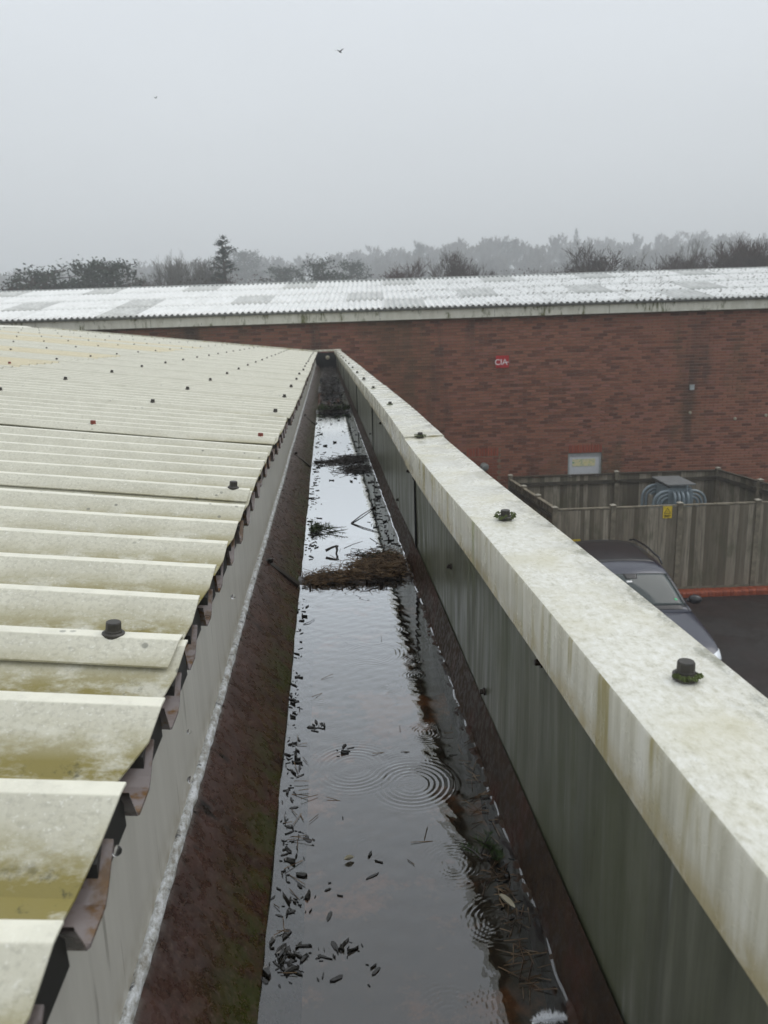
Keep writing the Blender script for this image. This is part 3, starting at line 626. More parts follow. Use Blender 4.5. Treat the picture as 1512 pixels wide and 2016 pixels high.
tag(nb.build('loose_needles', M['needle']), 'scattered tan pine needles floating on the near pool', 'debris', kind='stuff')
# ragged bank of grit and moss where the water laps the parapet side
b = MB(); yy = np.arange(.36, 2.24, .006); nxx = 12; vs = []
for y in yy:
    for i in range(nxx+1):
        t_ = i/nxx; x = XWR-.017+.030*t_
        vs.append((x, y, WZ-.005+.011*t_+.0065*nz(x*60, y*38, 2)+.005*nz(x*150, y*110, 5)+.005*nz(y*7, 3)))
n_ = nxx+1; b.add(vs, [(j*n_+i, j*n_+i+1, (j+1)*n_+i+1, (j+1)*n_+i) for j in range(len(yy)-1) for i in range(nxx)])
tag(b.build('grit_bank', M['earth'], smooth=True), 'ragged dark bank of wet grit along the foot of the parapet face', 'grit', kind='stuff')
d2 = empty('needle_raft', (0.1176, 4.4853, WZ)); tag(d2, 'thin dark raft of needles reaching across the water past the green sprig', 'debris', kind='stuff')
nb = needle_mesh([(0.1471, 4.6691, WZ+0.0022, 420, 0.0662, 0.0735, 0.0044), (0.0147, 4.5956, WZ+0.0022, 160, 0.0735, 0.0441, 0.0029), (0.1618, 4.3015, WZ+0.0022, 320, 0.0588, 0.0735, 0.0037)], 0.0294, 0.0735, 0.00153, .12, 11); part(nb.build('needles', M['twig']), d2)
part(mound('mud', 0.0588, XWR+.012, 4.5956, 4.7794, 0.0044, M['debris'], 15), d2)
silt = empty('silt_bed', (0.0662, 10.2941, WZ)); tag(silt, 'wet silt and leaf litter choking the far end of the gutter', 'debris', kind='stuff')
part(mound('mud', XWL-.01, XWR+.012, 7.6103, 8.0882, 0.0147, M['debris'], 8, nx=30, ny=30), silt)
part(mound('mud', XWL-.01, XWR+.012, 10.4, 12.3, 0.0118, M['debris'], 9, nx=30, ny=70), silt)
part(mound('mud', XWL-.01, XWR+.012, 14.0, GY1, 0.016, M['silt'], 19, nx=30, ny=70, rise=.03), silt)
nb = needle_mesh([(0.0662, 7.8676, WZ+0.0147, 260, 0.1029, 0.1471, 0.0147), (0.0368, 10.5882, WZ+0.0221, 500, 0.1029, 0.6618, 0.0441), (0.0662, 13.5, WZ+0.0147, 260, 0.1029, 1.2, 0.0147), (0.0662, 16.5, WZ+0.03, 160, 0.1029, 1.0, 0.0147)], 0.0441, 0.1471, 0.00297, .35, 13); part(nb.build('needles', M['twig']), silt)
nb = leaf_bits([(0.0662, 8.8235, 160, 0.0956, 0.7353), (0.0662, 10.6618, 160, 0.0956, 0.7353), (0.0662, 12.8, 200, 0.0956, 1.2)], 14, .008, .02); part(nb.build('leaves', M['leaf']), silt)
lb = leaf_bits([(.06, 2.30, 60, .10, .03), (.16, 2.40, 70, .05, .07)], 44, .004, .011); lb.v = [(x, y, z+.011 if z > WZ else z) for x, y, z in lb.v]; o = part(lb.build('leaves', M['debris']), dam); o['kind'] = 'stuff'
def sprig(name, loc, nst, L_, spread, label, seed, nl=36, nlen=.022, rad=.0011):
    rn = random.Random(seed); root = empty(name, loc); tag(root, label, 'plant', 'green conifer sprigs lying in the gutter'); st = MB(); nd = MB()
    for i in range(nst):
        a = rn.uniform(-.6, 2.9); el = rn.uniform(.02, .45); l_ = L_*rn.uniform(.5, 1)
        d = Vector((math.cos(a)*math.cos(el), math.sin(a)*math.cos(el), math.sin(el))); p0 = Vector((rn.gauss(0, spread), rn.gauss(0, spread*.5), .002)); p1 = p0+d*l_
        p1.x = min(XWR-.03-loc[0], max(XWL+.025-loc[0], p1.x)); p0.x = min(XWR-.02-loc[0], max(XWL+.02-loc[0], p0.x))
        st.tube([p0, (p0+p1)/2+Vector((0, 0, .003)), p1], [.0016, .0013, .0008], 5)
        for q in range(nl):
            t = rn.uniform(.15, 1); c = p0.lerp(p1, t); th = rn.uniform(0, 6.28)
            side = Vector((math.cos(th), math.sin(th), rn.uniform(-.1, .8))); e_ = (side+d*.9).normalized()*nlen*rn.uniform(.6, 1.1); e_.z = max(e_.z, -c.z)
            s = e_.cross(Vector((0, 0, 1)))
            s = (s.normalized() if s.length > 1e-6 else Vector((1, 0, 0)))*rad
            nd.add([c-s, c+s, c+e_, c+Vector((0, 0, rad))], [(0, 1, 2), (0, 2, 3), (1, 3, 2)])
    st.build('stem', M['twig'], root); nd.build('needles', M['sprig'], root)
sprig('conifer_sprig', (-0.0662, 2.9265, WZ), 26, .085, .033, 'green conifer sprig lying in the water just past the needle dam', 21, 40, .018, .0011)
sprig('conifer_sprig', (0.17, 2.47, WZ+.006), 9, .06, .03, 'olive green scrap of weed on top of the needle dam by the parapet', 24, 30, .012, .0012)
sprig('conifer_sprig', (0.0147, 7.7574, WZ+.012), 40, .16, .075, 'mossy green tuft growing across the far part of the gutter', 22, 40, .037, .0022)
sprig('conifer_sprig', (0.2096, 0.9559, WZ), 10, .042, .009, 'small dark green sprig against the foot of the parapet in the near pool', 23, 34, .017, .0007)
def twig(name, paths, r, label, loc):
    root = None; b = MB()
    for p in paths: b.tube(p, [r*(1-.5*i/(len(p)-1)) for i in range(len(p))], 7)
    tag(b.build(name, M['twig'], smooth=True, loc=loc), label, 'twig')
twig('forked_twig', [[(-.026, -.004, .013), (-.006, .002, .021), (.012, .006, .026), (.020, .006, .024)], [(.012, .006, .026), (.014, .0, .012), (.009, -.006, -.004)]], .0052,
     'short black forked twig standing up out of the water beside the needle dam', (-.004, 2.60, WZ))
twig('thin_twig', [[(0, 0, .002), (.045, .11, .006), (.10, .24, .004), (.125, .29, .008)], [(0, 0, .002), (.045, -.09, .003), (.10, -.17, .002)]], .0026, 'thin branched twig reaching over the water to the parapet', (.075, 3.03, WZ))
twig('curved_twig', [[(0, 0, .001), (.015, .009, .003), (.03, .033, .002)]], .0011, 'tiny curved twig floating by the rusty side just before the dam', (-.092, 1.93, WZ))
# white feather in the near corner and one pale leaf
root = empty('feather', (0.2132, 0.6801, WZ)); tag(root, 'small fluffy white feather at the water edge below the parapet', 'feather')
b = MB(); b.tube([(-.020, 0, .002), (0, .002, .005), (.020, .001, .002)], [.0012, .001, .0005], 5); b.build('quill', M['feather'], root)
b = MB(); rn = random.Random(3)
for q in range(420):
    t = rn.uniform(-1, 1); c = Vector((.018*t, .001, .004)); a = rn.uniform(0, 6.28); d = Vector((.4*math.cos(a)+.3*t, math.sin(a), rn.uniform(.0, .9))).normalized()*rn.uniform(.005, .013)*(1.1-abs(t)*.6)
    s = d.cross(Vector((0, 0, 1))).normalized()*.0005
    b.add([c-s, c+s, c+d], [(0, 1, 2)])
b.build('barbs', M['feather'], root)
def curled(name, loc, l_, w_, rz, mat, label, cat='leaf'):
    b = MB(); vs = []
    for lay in (0, .0006):
        for i in range(9):
            t = i/8*2-1; ww = w_*math.sqrt(max(0.02, 1-t*t))
            for j in (-1, -.5, 0, .5, 1): vs.append((l_*t, ww*j, .002+.006*abs(j)**2*(1-t*t)+.003*t*t-lay))
    b.add(vs, [(i*5+j, i*5+j+1, (i+1)*5+j+1, (i+1)*5+j) for i in range(8) for j in range(4)] + [(45+i*5+j, 45+(i+1)*5+j, 45+(i+1)*5+j+1, 45+i*5+j+1) for i in range(8) for j in range(4)])
    tag(b.build(name, mat, smooth=True, loc=loc, rot=(0, 0, rz)), label, cat)
curled('curled_leaf', (0.2081, 0.864, WZ), .016, .004, R_(120), M['pale'], 'pale curled leaf floating by the foot of the parapet')
curled('curled_leaf', (0.0, 0.9743, WZ), .0075, .003, R_(15), M['pale'], 'tiny cream leaf floating alone in the middle of the near pool')
# water drops falling from the sheet ends
for (x, y, z, r, lb_) in ((-.190, .562, HC-.406, .0046, 'large clear water drop falling from the sheet end by the grey upstand'), (-.176, .81, HC-.437, .0028, 'small clear water drop falling past the middle of the grey upstand'),
                     (-.17, 1.209, HC-.414, .004, 'clear water drop falling where the upstand meets the needle dam'), (-.15, .676, HC-.416, .0035, 'tiny clear water drop falling just above the chalky fold')):
    b = MB(); b.lathe([(.0001, -1), (.5, -.85), (.85, -.5), (1, 0), (.85, .5), (.5, .85), (.0001, 1.05)], 16)
    b.v = [(a*r, c*r, d*r) for a, c, d in b.v]
    tag(b.build('water_drop', M['drop'], smooth=True, loc=(x, y, z)), lb_, 'water drop')

# ------------------------------------------------------------------ the brick building across the yard (local frame: u along the wall, y away from us)
BV = 19.8
hall = empty('brick_hall', P(2, BV, 0), GROT); tag(hall, 'long brown brick hall with white wet corrugated roof standing across the yard', 'building')
OU = 2.0                                                 # local x = u - OU
U0, U1, WT = -17.0, 14.0, 5.74
DR = (4.885, 5.775, 2.2); PN = (2.21, 3.06, 2.19)        # door opening, bricked-up doorway
def lb(b, u0, u1, y0, y1, z0, z1): b.box(u0-OU, u1-OU, y0, y1, z0, z1)
b = MB(); lb(b, U0, DR[0], 0, .3, 0, WT); lb(b, DR[1], U1, 0, .3, 0, WT); lb(b, DR[0], DR[1], 0, .3, DR[2], WT); lb(b, U0, U1, 12, 12.3, 0, WT); lb(b, U0, U0+.3, .301, 11.999, 0, WT); lb(b, U1-.3, U1, .301, 11.999, 0, WT)
wall = b.build('wall', M['mortar'], hall)
# stretcher bond, every brick real: the ones round the doors and the sign are single pieces
joined = MB(); BR = MB(); BR.brick(-.1075, .1075, -.012, 0, -.0325, .0325); BRM = BR.mesh('brick'); BRM.materials.append(M['brick1'])
BR = MB(); BR.brick(-.051, .051, -.012, 0, -.0325, .0325); HBRM = BR.mesh('brick'); HBRM.materials.append(M['brick1'])
rn = random.Random(11); singles = 0; c = 0; z = .005
while z+.065 < WT:
    u = -9.6 - (.1125 if c % 2 else 0)
    while u < 13.7:
        a, d = u, u+.215; zc = z+.0325
        keep = True
        if a < -1.8 and z < 4.7: keep = False
        for (q0, q1, q2) in (DR, PN):
            top = q2+.225
            if z < top-.02:
                if a < q1+.005 and d > q0-.005:
                    if a < q0-.06: d = q0-.01
                    elif d > q1+.06: a = q1+.01
                    else: keep = False
        if keep and d-a > .03:
            dep = -.012 + .0025*nz(u*7, z*9)
            t = min(1, max(0, rn.betavariate(1.5, 1.3)))
            if singles < 300 and 2.6 < u < 6.3 and 2.75 < z < 4.75 and d-a > .21 and (c % 2 == 0 or True) and 3.0 < z:
                o = link('brick', BRM, None, wall, ((a+d)/2-OU, rn.uniform(-.002, .001), zc)); singles += 1
            else:
                joined.brick(a-OU, d-OU, dep, 0, z, z+.065, .005, t)
        u += .225
    z += .075; c += 1
jb = joined.build('brick_courses', M['brick'], wall); jb['kind'] = 'stuff'
# soldier courses over the two doorways
BR = MB(); BR.brick(-.0325, .0325, -.014, 0, -.1075, .1075); SOLM = BR.mesh('brick'); SOLM.materials.append(M['redbrick'])
for (q0, q1, q2) in (DR, PN):
    n = round((q1-q0)/.075); 
    for i in range(n): link('soldier_brick', SOLM, None, wall, (q0+(i+.5)*(q1-q0)/n-OU, 0, q2+.112))
infill = MB(); INF = MB(); INF.brick(-.1075, .1075, -.010, 0, -.0325, .0325); INM = INF.mesh('brick'); m = redbrick('infill_brick', (.20, .062, .036), (.29, .10, .062)); INM.materials.append(m)
z = .005
c = 0
while z+.065 < PN[2]:
    u = PN[0]+.03 - (.1125 if c % 2 else 0)
    while u < PN[1]-.02:
        a, d = max(u, PN[0]+.005), min(u+.215, PN[1]-.005)
        if d-a > .04:
            o = link('infill_brick', INM, None, wall, ((a+d)/2-OU, 0, z+.0325)); o.scale.x = (d-a)/.215
        u += .225
    z += .075; c += 1
# door
door = MB(); door.box(DR[0]+.05-OU, DR[1]-.05-OU, .07, .11, .01, DR[2]-.09); door = door.build('door', M['white'], hall)
b = MB()
for (a, d, z0, z1) in ((DR[0]+.004, DR[0]+.05, 0, DR[2]-.004), (DR[1]-.05, DR[1]-.004, 0, DR[2]-.004), (DR[0]+.05, DR[1]-.05, DR[2]-.09, DR[2]-.004)): b.box(a-OU, d-OU, .045, .13, z0, z1)
b.build('frame', M['frame'], door)
b = MB(); b.box(DR[0]+.13-OU, DR[1]-.16-OU, .060, .069, 1.84, 2.03); nt_ = b.build('notice', M['notice'], door); nt_['label'] = 'green and yellow paper notice on the white door'
b = MB(); b.tube([(DR[1]-.13-OU, .07, 1.03), (DR[1]-.13-OU, .03, 1.03), (DR[1]-.25-OU, .03, 1.03)], .01, 6); b.build('handle', M['frame'], door)
# eaves: boards, gutter, corrugated roof
for i in range(11):
    a = U0-.1+i*2.86; d = a+2.85
    b = MB(); lb(b, a, d, -.20, -.17, WT-.005, WT+.255); b.build('fascia_board', M['board'], hall)
    b = MB(); lb(b, a, d, -.169, 0, WT+.002, WT+.02); b.build('soffit_board', M['farg'], hall)
b = MB(); n = 9; pr_ = [(-.29+.055*(1-math.cos(math.pi*k/8))-.02, WT+.27-.055*math.sin(math.pi*k/8)) for k in range(9)]
b.add([(U0-OU-.1, y, z) for y, z in pr_]+[(U1-OU+.1, y, z) for y, z in pr_], [(k, 9+k, 9+k+1, k+1) for k in range(8)]); b.build('gutter', M['farg'], hall)
FP = R_(9.6); CP = .146; FC = CP*7
def far_sheet(L_, seed):
    vs = []; ny = 3; nseg = 7*8
    for j in range(ny+1):
        for i in range(nseg+2):
            x = i*CP/8; vs.append((x, L_*j/ny, .026*math.cos(2*math.pi*x/CP) + .002*nz(seed, j, i*.02)))
    n = nseg+2; me = bpy.data.meshes.new('roof_sheet')
    V = vs+[(a, c_, d-.008) for a, c_, d in vs]; B = len(vs)
    fs = [(j*n+i, j*n+i+1, (j+1)*n+i+1, (j+1)*n+i) for j in range(ny) for i in range(n-1)]
    fs += [tuple(B+q for q in reversed(f)) for f in fs] + [(i, B+i, B+i+1, i+1) for i in range(n-1)]
    me.from_pydata(V, [], fs); me.update(); me.polygons.foreach_set('use_smooth', [True]*len(me.polygons)); return me
rows = [(-.32, 1.72), (1.30, 1.72), (2.92, 1.72), (4.54, 1.68)]
FM = [far_sheet(l_, i*3) for i, (s_, l_) in enumerate(rows)]
for me in FM: me.materials.append(M['farsheet'])
FL = [me.copy() for me in FM]
for me in FL: me.materials.clear(); me.materials.append(M['farlight'])
rn = random.Random(5)
for i in range(31):
    for j, (s_, l_) in enumerate(rows):
        lit = (j == 1 and i % 3 == 1) or (j == 3 and i % 3 == 2) or (j == 0 and i % 7 == 3)
        o = link('rooflight_sheet' if lit else 'roof_sheet', (FL if lit else FM)[j], None, hall,
                 (U0-OU-.2+i*FC, s_*math.cos(FP), WT+.335+s_*math.sin(FP)+.008*j+.004*(i % 2)), (FP, 0, 0))
b = MB(); b.tube([(U0-OU-.2, 6.05*math.cos(FP), WT+.30+6.1*math.sin(FP)), (U1-OU+.3, 6.05*math.cos(FP), WT+.30+6.1*math.sin(FP))], .09, 8); b.build('ridge_cap', M['farg'], hall)
b = MB(); b.add([(U0-OU-.2, 6.05*math.cos(FP), WT+.28+6.1*math.sin(FP)), (U1-OU+.3, 6.05*math.cos(FP), WT+.28+6.1*math.sin(FP)), (U1-OU+.3, 12.3, WT+.3), (U0-OU-.2, 12.3, WT+.3)], [(0, 1, 2, 3)]); b.build('rear_slope', M['farsheet'], hall)
# red sign with white lettering; wall fittings
sg = empty('red_sign', P(3.137, BV-.012, 4.475), GROT); tag(sg, 'small square red sign with white letters fixed high on the brick wall', 'sign')
b = MB(); b.box(-.163, .163, -.045, 0, 0, .30); b.build('panel', M['redsign'], sg)
def text(body, size, loc, parent, mat, name='lettering'):
    cu_ = bpy.data.curves.new(name, 'FONT'); cu_.body = body; cu_.size = size; cu_.extrude = .002; cu_.align_x = 'CENTER'; cu_.align_y = 'BOTTOM'; cu_.offset = .0015
    t_ = bpy.data.objects.new(name, cu_); col.objects.link(t_)
    dg = bpy.context.evaluated_depsgraph_get(); me = bpy.data.meshes.new_from_object(t_.evaluated_get(dg)); bpy.data.objects.remove(t_)
    me.materials.clear(); return link(name, me, mat, parent, loc, (R_(90), 0, 0))
text('CIA', .20, (-.035, -.048, .035), sg, M['text']); text('r', .17, (.125, -.048, .035), sg, M['text'])
vb = empty('wall_box', P(8.02, BV-.012, 3.76), GROT); tag(vb, 'small pale grey box on the brick wall above the fenced enclosure', 'box')
b = MB(); b.box(-.055, .055, -.05, 0, 0, .12); b.build('case', M['frame'], vb); b = MB(); b.box(-.065, .065, -.06, 0, .121, .13); b.build('hood', M['frame'], vb)
for i, (u, z) in enumerate(((8.02, 3.17), (9.2, 2.98), (10.0, 3.04))):
    b = MB(); b.lathe([(.04, 0), (.04, .02), (.025, .03), (.0, .03)], 10); o = tag(b.build('round_vent', M['pale'], loc=P(u, BV-.012, z), rot=(R_(90), 0, GROT)), 'small round cream cap in the brick wall ' + ('straight below the pale grey box' if i == 0 else 'away from the pale grey box'), 'vent', 'cream caps in the brick wall')
fl = empty('floodlight', P(2.62, BV-.012, 1.75), GROT); tag(fl, 'dark grey round floodlight on the wall by the bricked up doorway', 'lamp')
b = MB(); b.lathe([(.07, 0), (.10, .04), (.11, .16), (.09, .18), (.0, .18)], 16); b.build('lamp_head', M['farg'], fl, True, (0, -.06, .22), (R_(105), 0, R_(20)))
b = MB(); b.tube([(0, 0, 0), (0, -.08, .02), (0, -.1, .2)], .02, 6); b.build('bracket', M['dark'], fl)

# ------------------------------------------------------------------ fenced enclosure
def board_mesh(w_, h_, seed):
    b = MB(); b.add([(-w_/2, 0, 0), (w_/2, -.006, 0), (w_/2, .008, 0), (-w_/2, .018, 0), (-w_/2+.002, 0, h_), (w_/2-.002, -.006, h_+.004*nz(seed)), (w_/2-.002, .008, h_), (-w_/2+.002, .018, h_)],
          [(0, 1, 5, 4), (1, 2, 6, 5), (2, 3, 7, 6), (3, 0, 4, 7), (4, 5, 6, 7), (3, 2, 1, 0)]); me = b.mesh('board'); me.materials.append(M['wood']); return me
BM = [board_mesh(w_, 1.62, i) for i, w_ in enumerate((.095, .104, .112))]
def fence(a, d, label, posts, inner=False, ztop=1.85, z0=.16):
    A, D = Vector((*a, 0)), Vector((*d, 0)); ln = (D-A).length; root = empty('board_fence', P(a[0], a[1], 0), GROT+math.atan2(D.y-A.y, D.x-A.x)); tag(root, label, 'fence')
    x = .02; k = 0; rn = random.Random(label)
    s = (ztop-z0)/1.62; side = 1 if inner else -1
    while x < ln-.05:
        q = rn.randrange(3); w_ = (.095, .104, .112)[q]
        o = link('board', BM[q], None, root, (x+w_/2, (.020 if inner else -.024)+rn.uniform(-.003, .003), z0-.01+rn.uniform(-.006, .006)), (0, rn.uniform(-.004, .004), 0)); o.scale.z = s
        x += w_*.93; k += 1
    for t in posts:
        b = MB(); b.box(-.05, .05, -.05 if inner else -.055, .045, 0, ztop+.07); p = b.build('post', M['post'], root, loc=(t*ln, 0, 0))
        b = MB(); b.add([(-.06, -.06, 0), (.06, -.06, 0), (.06, .06, 0), (-.06, .06, 0), (0, 0, .03)], [(0, 1, 4), (1, 2, 4), (2, 3, 4), (3, 0, 4), (3, 2, 1, 0)]); b.build('post_cap', M['cap'], p, loc=(0, -.004, ztop+.072))
    for zr_ in (.35, 1.05, ztop-.17):
        b = MB(); b.box(0, ln, -.050 if inner else .003, -.003 if inner else .048, zr_-.04, zr_+.04); b.build('rail', M['rail'], root)
    b = MB(); b.box(-.01, ln+.01, -.035, .04, ztop+.004, ztop+.03); b.build('cap_rail', M['post'] if not inner else M['rail'], root)
    b = MB(); b.box(0, ln, -.03 if not inner else .0, .03, .0, z0-.012); b.build('gravel_board', M['post'], root)
fence((3.42, 14.86), (9.3, 14.98), 'weathered grey board fence with yellow warning sign along the orange brick kerb', (.0, .43, .70, .99, .2))
fence((3.07, 18.05), (8.12, 18.15), 'dark back run of the board fence in front of the white door', (.0, .51, 1.), True, 1.93)
fence((3.42, 14.92), (3.07, 18.0), 'short side run of the board fence nearest the parapet', (.33, .66), False, 1.88)
fence((8.14, 18.1), (8.62, 15.05), 'short side run of the board fence behind the grey transformer', (.5,), True, 1.93)
def sign_y(u, v, z, w_, h_, label, full=True):
    root = empty('warning_sign', P(u, v, z), GROT); tag(root, label, 'sign')
    b = MB(); b.box(-w_/2, w_/2, -.004, 0, 0, h_); b.build('panel', M['yellow'], root)
    b = MB(); t0, t1 = .38*h_, .90*h_; k = w_*.40
    o_ = [(-k, t0), (k, t0), (0, t1)]; cx0 = (0, t0+(t1-t0)*.35); i_ = [(cx0[0]+(x-cx0[0])*.74, cx0[1]+(y-cx0[1])*.74) for x, y in o_]
    b.add([(x, -.006, y) for x, y in o_+i_], [(0, 1, 4, 3), (1, 2, 5, 4), (2, 0, 3, 5)])
    b.add([(x*k, -.006, t0+(t1-t0)*y) for x, y in ((.05, .62), (-.12, .36), (.02, .38), (-.06, .12), (.14, .44), (.0, .42))], [(0, 1, 2, 5), (5, 2, 3, 4)])
    b.build('hazard_triangle', M['black'], root)
    b = MB()
    for q in (.26, .18, .10): b.box(-w_*.36, w_*(.36 if q > .15 else .2), -.006, -.0045, h_*(q-.022), h_*(q+.022))
    b.build('small_print', M['black'], root)
sign_y(5.69, 14.862, 1.62, .18, .245, 'yellow electric shock warning sign at the fence top below the transformer')
sign_y(3.86, 14.835, 1.00, .18, .245, 'yellow warning sign mostly hidden behind the parapet coping')
# brick kerb along the fence
kb = empty('brick_kerb', P(3.3, 14.55, 0), GROT); tag(kb, 'edging of orange red bullnose bricks along the foot of the front fence', 'kerb')
b = MB(); pr_ = [(0, 0), (0, .085), (.012, .108), (.035, .12), (.20, .12), (.20, 0)]
b.add([(-.035, y, z) for y, z in pr_]+[(.035, y, z) for y, z in pr_], [tuple(range(5, -1, -1)), tuple(range(6, 12))]+[(i, 6+i, 6+(i+1) % 6, (i+1) % 6) for i in range(6)])
KM = b.mesh('kerb_brick'); b = M['kerb']; KM.materials.append(b); rn = random.Random(2)
for i in range(80):
    link('kerb_brick', KM, None, kb, (i*.076, .02+i*.0016+rn.uniform(-.004, .004), rn.uniform(-.004, .004)), (0, 0, rn.uniform(-.02, .02)))
b = MB(); b.box(-.04, 6.1, .222, .50, 0, .09); b.build('bed', M['earth'], kb, loc=(0, .0, 0))

# transformer with bent cooling tubes
tf = empty('transformer', P(6.49, 16.2, 0), GROT); tag(tf, 'blue grey transformer with bent cooling tubes and flat lid inside the board fence', 'transformer')
b = MB(); b.box(-.27, .27, .06, .95, .1, 1.86); b.build('tank', M['steelblue'], tf)
b = MB(); b.box(-.31, .30, 0, 1.0, 2.0, 2.025); b.build('lid', M['lid'], tf)
b = MB(); b.box(-.26, .26, .10, .90, 1.861, 1.93); b.box(-.20, .20, .15, .85, 1.931, 1.999); b.box(.10, .125, -.005, .02, 1.85, 2.0); b.build('lid_neck', M['steelblue'], tf)
def arch(px, py, dx, dy, reach, ztop, r, drop=.4):
    pts = [(px-dx*.12, py-dy*.12, ztop)]
    rr = min(reach, .28)
    pts.append((px+dx*(reach-rr), py+dy*(reach-rr), ztop))
    for k in range(1, 9):
        a = math.pi/2*k/8; pts.append((px+dx*(reach-rr+rr*math.sin(a)), py+dy*(reach-rr+rr*math.sin(a)), ztop-rr*(1-math.cos(a))))
    pts.append((px+dx*reach, py+dy*reach, drop)); pts.append((px-dx*.1, py-dy*.1, drop-.06)); b = MB(); b.tube(pts, r, 10); o = b.build('cooling_tube', M['steelblue'], tf, True); return o
for py in (.10, .82):
    for i, rc in enumerate((.30, .215, .13)): arch(-.27, py, -1, 0, rc, 1.86-.075*i, .034)
    for i, rc in enumerate((.30, .215, .13)): arch(.27, py, 1, 0, rc, 1.86-.075*i, .030)
for px in (-.16, -.07, .02, .12): arch(px, .06, 0, -1, .13, 1.84, .030)
b = MB(); b.box(-.53, -.515, .32, .55, 1.2, 1.72); b.build('label_plate', M['cap'], tf)

# ------------------------------------------------------------------ parked car (local: x right, y away from us, nose at y=0)
car = empty('parked_car', P(3.97, 10.0, 0), GROT); tag(car, 'dark blue grey estate car parked nose out beside the board fence', 'car')
def loft(secs, mat, name, parent, sub=2, mirror=True, close_ends=True):
    """secs: list of (y, [(x, z) from sill to centre line])"""
    b = MB(); k = len(secs[0][1]); full = 2*k-1; vs = []
    for y, pr_ in secs:
        row = [(x, y, z) for x, z in pr_]
        vs += row + [(-x, y_, z) for x, y_, z in reversed(row[:-1])]
    fs = [(j*full+i, (j+1)*full+i, (j+1)*full+i+1, j*full+i+1) for j in range(len(secs)-1) for i in range(full-1)]
    if close_ends: fs += [tuple(range(full)), tuple((len(secs)-1)*full+i for i in range(full-1, -1, -1))]
    b.add(vs, fs); o = b.build(name, mat, parent, True)
    md = o.modifiers.new('sub', 'SUBSURF'); md.levels = sub; md.render_levels = sub; return o
def prof(wd, zs, zh, zc, ed=.72):   # sill, side, shoulder, bonnet edge, bonnet, centre
    return [(wd*.90, zs), (wd*.985, zs+.16), (wd, zs+.36), (wd*.985, zh-.16), (wd*.955, zh-.05), (wd*.90, zh-.004), (wd*ed, zh+.012), (wd*.35, zc-.006), (0, zc)]
body = loft([(.0, prof(.66, .34, .66, .70)), (.05, prof(.78, .24, .70, .745)), (.20, prof(.88, .20, .79, .83)), (.50, prof(.915, .19, .88, .91)), (.95, prof(.925, .19, .95, .985)), (1.32, prof(.925, .19, .995, 1.03)),
             (1.42, prof(.925, .19, 1.005, 1.035)), (2.0, prof(.93, .19, 1.01, 1.02)), (3.0, prof(.93, .19, 1.03, 1.04)), (3.8, prof(.925, .20, 1.05, 1.06)), (4.2, prof(.90, .22, 1.05, 1.06)), (4.4, prof(.84, .30, 1.0, 1.02)), (4.44, prof(.76, .38, .92, .95))], M['paint'], 'body', car)
def gh(y, zb, xb, zt, xt, zc):
    return (y, [(xb, zb), (xb*.985, zb+.03), (xb+(xt-xb)*.55, zb+(zt-zb)*.55), (xt+.012, zt-.05), (xt-.02, zt-.006), (xt*.55, zc-.012), (0, zc)])
cabin = loft([gh(1.22, .97, .84, 1.02, .80, 1.03), gh(1.34, .99, .845, 1.09, .775, 1.12), gh(1.66, .99, .85, 1.34, .70, 1.375), gh(1.90, .99, .85, 1.47, .655, 1.515), gh(2.1, 1.0, .85, 1.535, .64, 1.575), gh(2.7, 1.0, .85, 1.575, .64, 1.615), gh(3.3, 1.0, .85, 1.555, .635, 1.60),
              gh(3.8, 1.02, .84, 1.50, .62, 1.545), gh(4.1, 1.02, .82, 1.34, .64, 1.38), gh(4.3, 1.02, .80, 1.08, .74, 1.10)], M['paint'], 'cabin', car)
dgp = bpy.context.evaluated_depsgraph_get()
from mathutils.bvhtree import BVHTree
bpy.context.view_layer.update(); dgp = bpy.context.evaluated_depsgraph_get()
bvh = BVHTree.FromObject(cabin, dgp); bvb = BVHTree.FromObject(body, dgp)
def drape(name, quad, mat, parent, n=10, off=.004, dirv=(0, -.75, .66), tree=None, th=.004):
    """panel lying on the car's skin: corner points are projected along dirv"""
    q = [Vector(p) for p in quad]; d = Vector(dirv).normalized(); b = MB(); vs = []
    for j in range(n+1):
        for i in range(n+1):
            s, t_ = i/n, j/n; p = q[0]*(1-s)*(1-t_)+q[1]*s*(1-t_)+q[2]*s*t_+q[3]*(1-s)*t_
            h = (tree or bvh).ray_cast(p+d*1.2, -d, 3)
            vs.append((h[0] if h[0] is not None else p)+d*off)
    k = n+1
    b.add(vs+[v-d*(off+th) for v in vs], [(j*k+i, j*k+i+1, (j+1)*k+i+1, (j+1)*k+i) for j in range(n) for i in range(n)] +
          [(i, k*k+i, k*k+i+1, i+1) for i in range(n)] + [(n*k+i, n*k+i+1, k*k+n*k+i+1, k*k+n*k+i) for i in range(n)] + [(j*k, (j+1)*k, k*k+(j+1)*k, k*k+j*k) for j in range(n)] + [(j*k+n, k*k+j*k+n, k*k+(j+1)*k+n, (j+1)*k+n) for j in range(n)])
    return b.build(name, mat, parent, True)
ws = drape('windscreen', [(-.745, 1.38, 1.06), (.745, 1.38, 1.06), (.60, 1.86, 1.46), (-.60, 1.86, 1.46)], M['glass'], car, 14)
drape('cowl', [(-.79, 1.27, 1.05), (.79, 1.27, 1.05), (.75, 1.375, 1.06), (-.75, 1.375, 1.06)], M['gloss'], car, 10, .006)
drape('windscreen_surround', [(.735, 1.375, 1.06), (.765, 1.375, 1.06), (.625, 1.86, 1.46), (.595, 1.86, 1.46)], M['gloss'], car, 10, .005)
drape('windscreen_surround', [(-.765, 1.375, 1.06), (-.735, 1.375, 1.06), (-.595, 1.86, 1.46), (-.625, 1.86, 1.46)], M['gloss'], car, 10, .005)
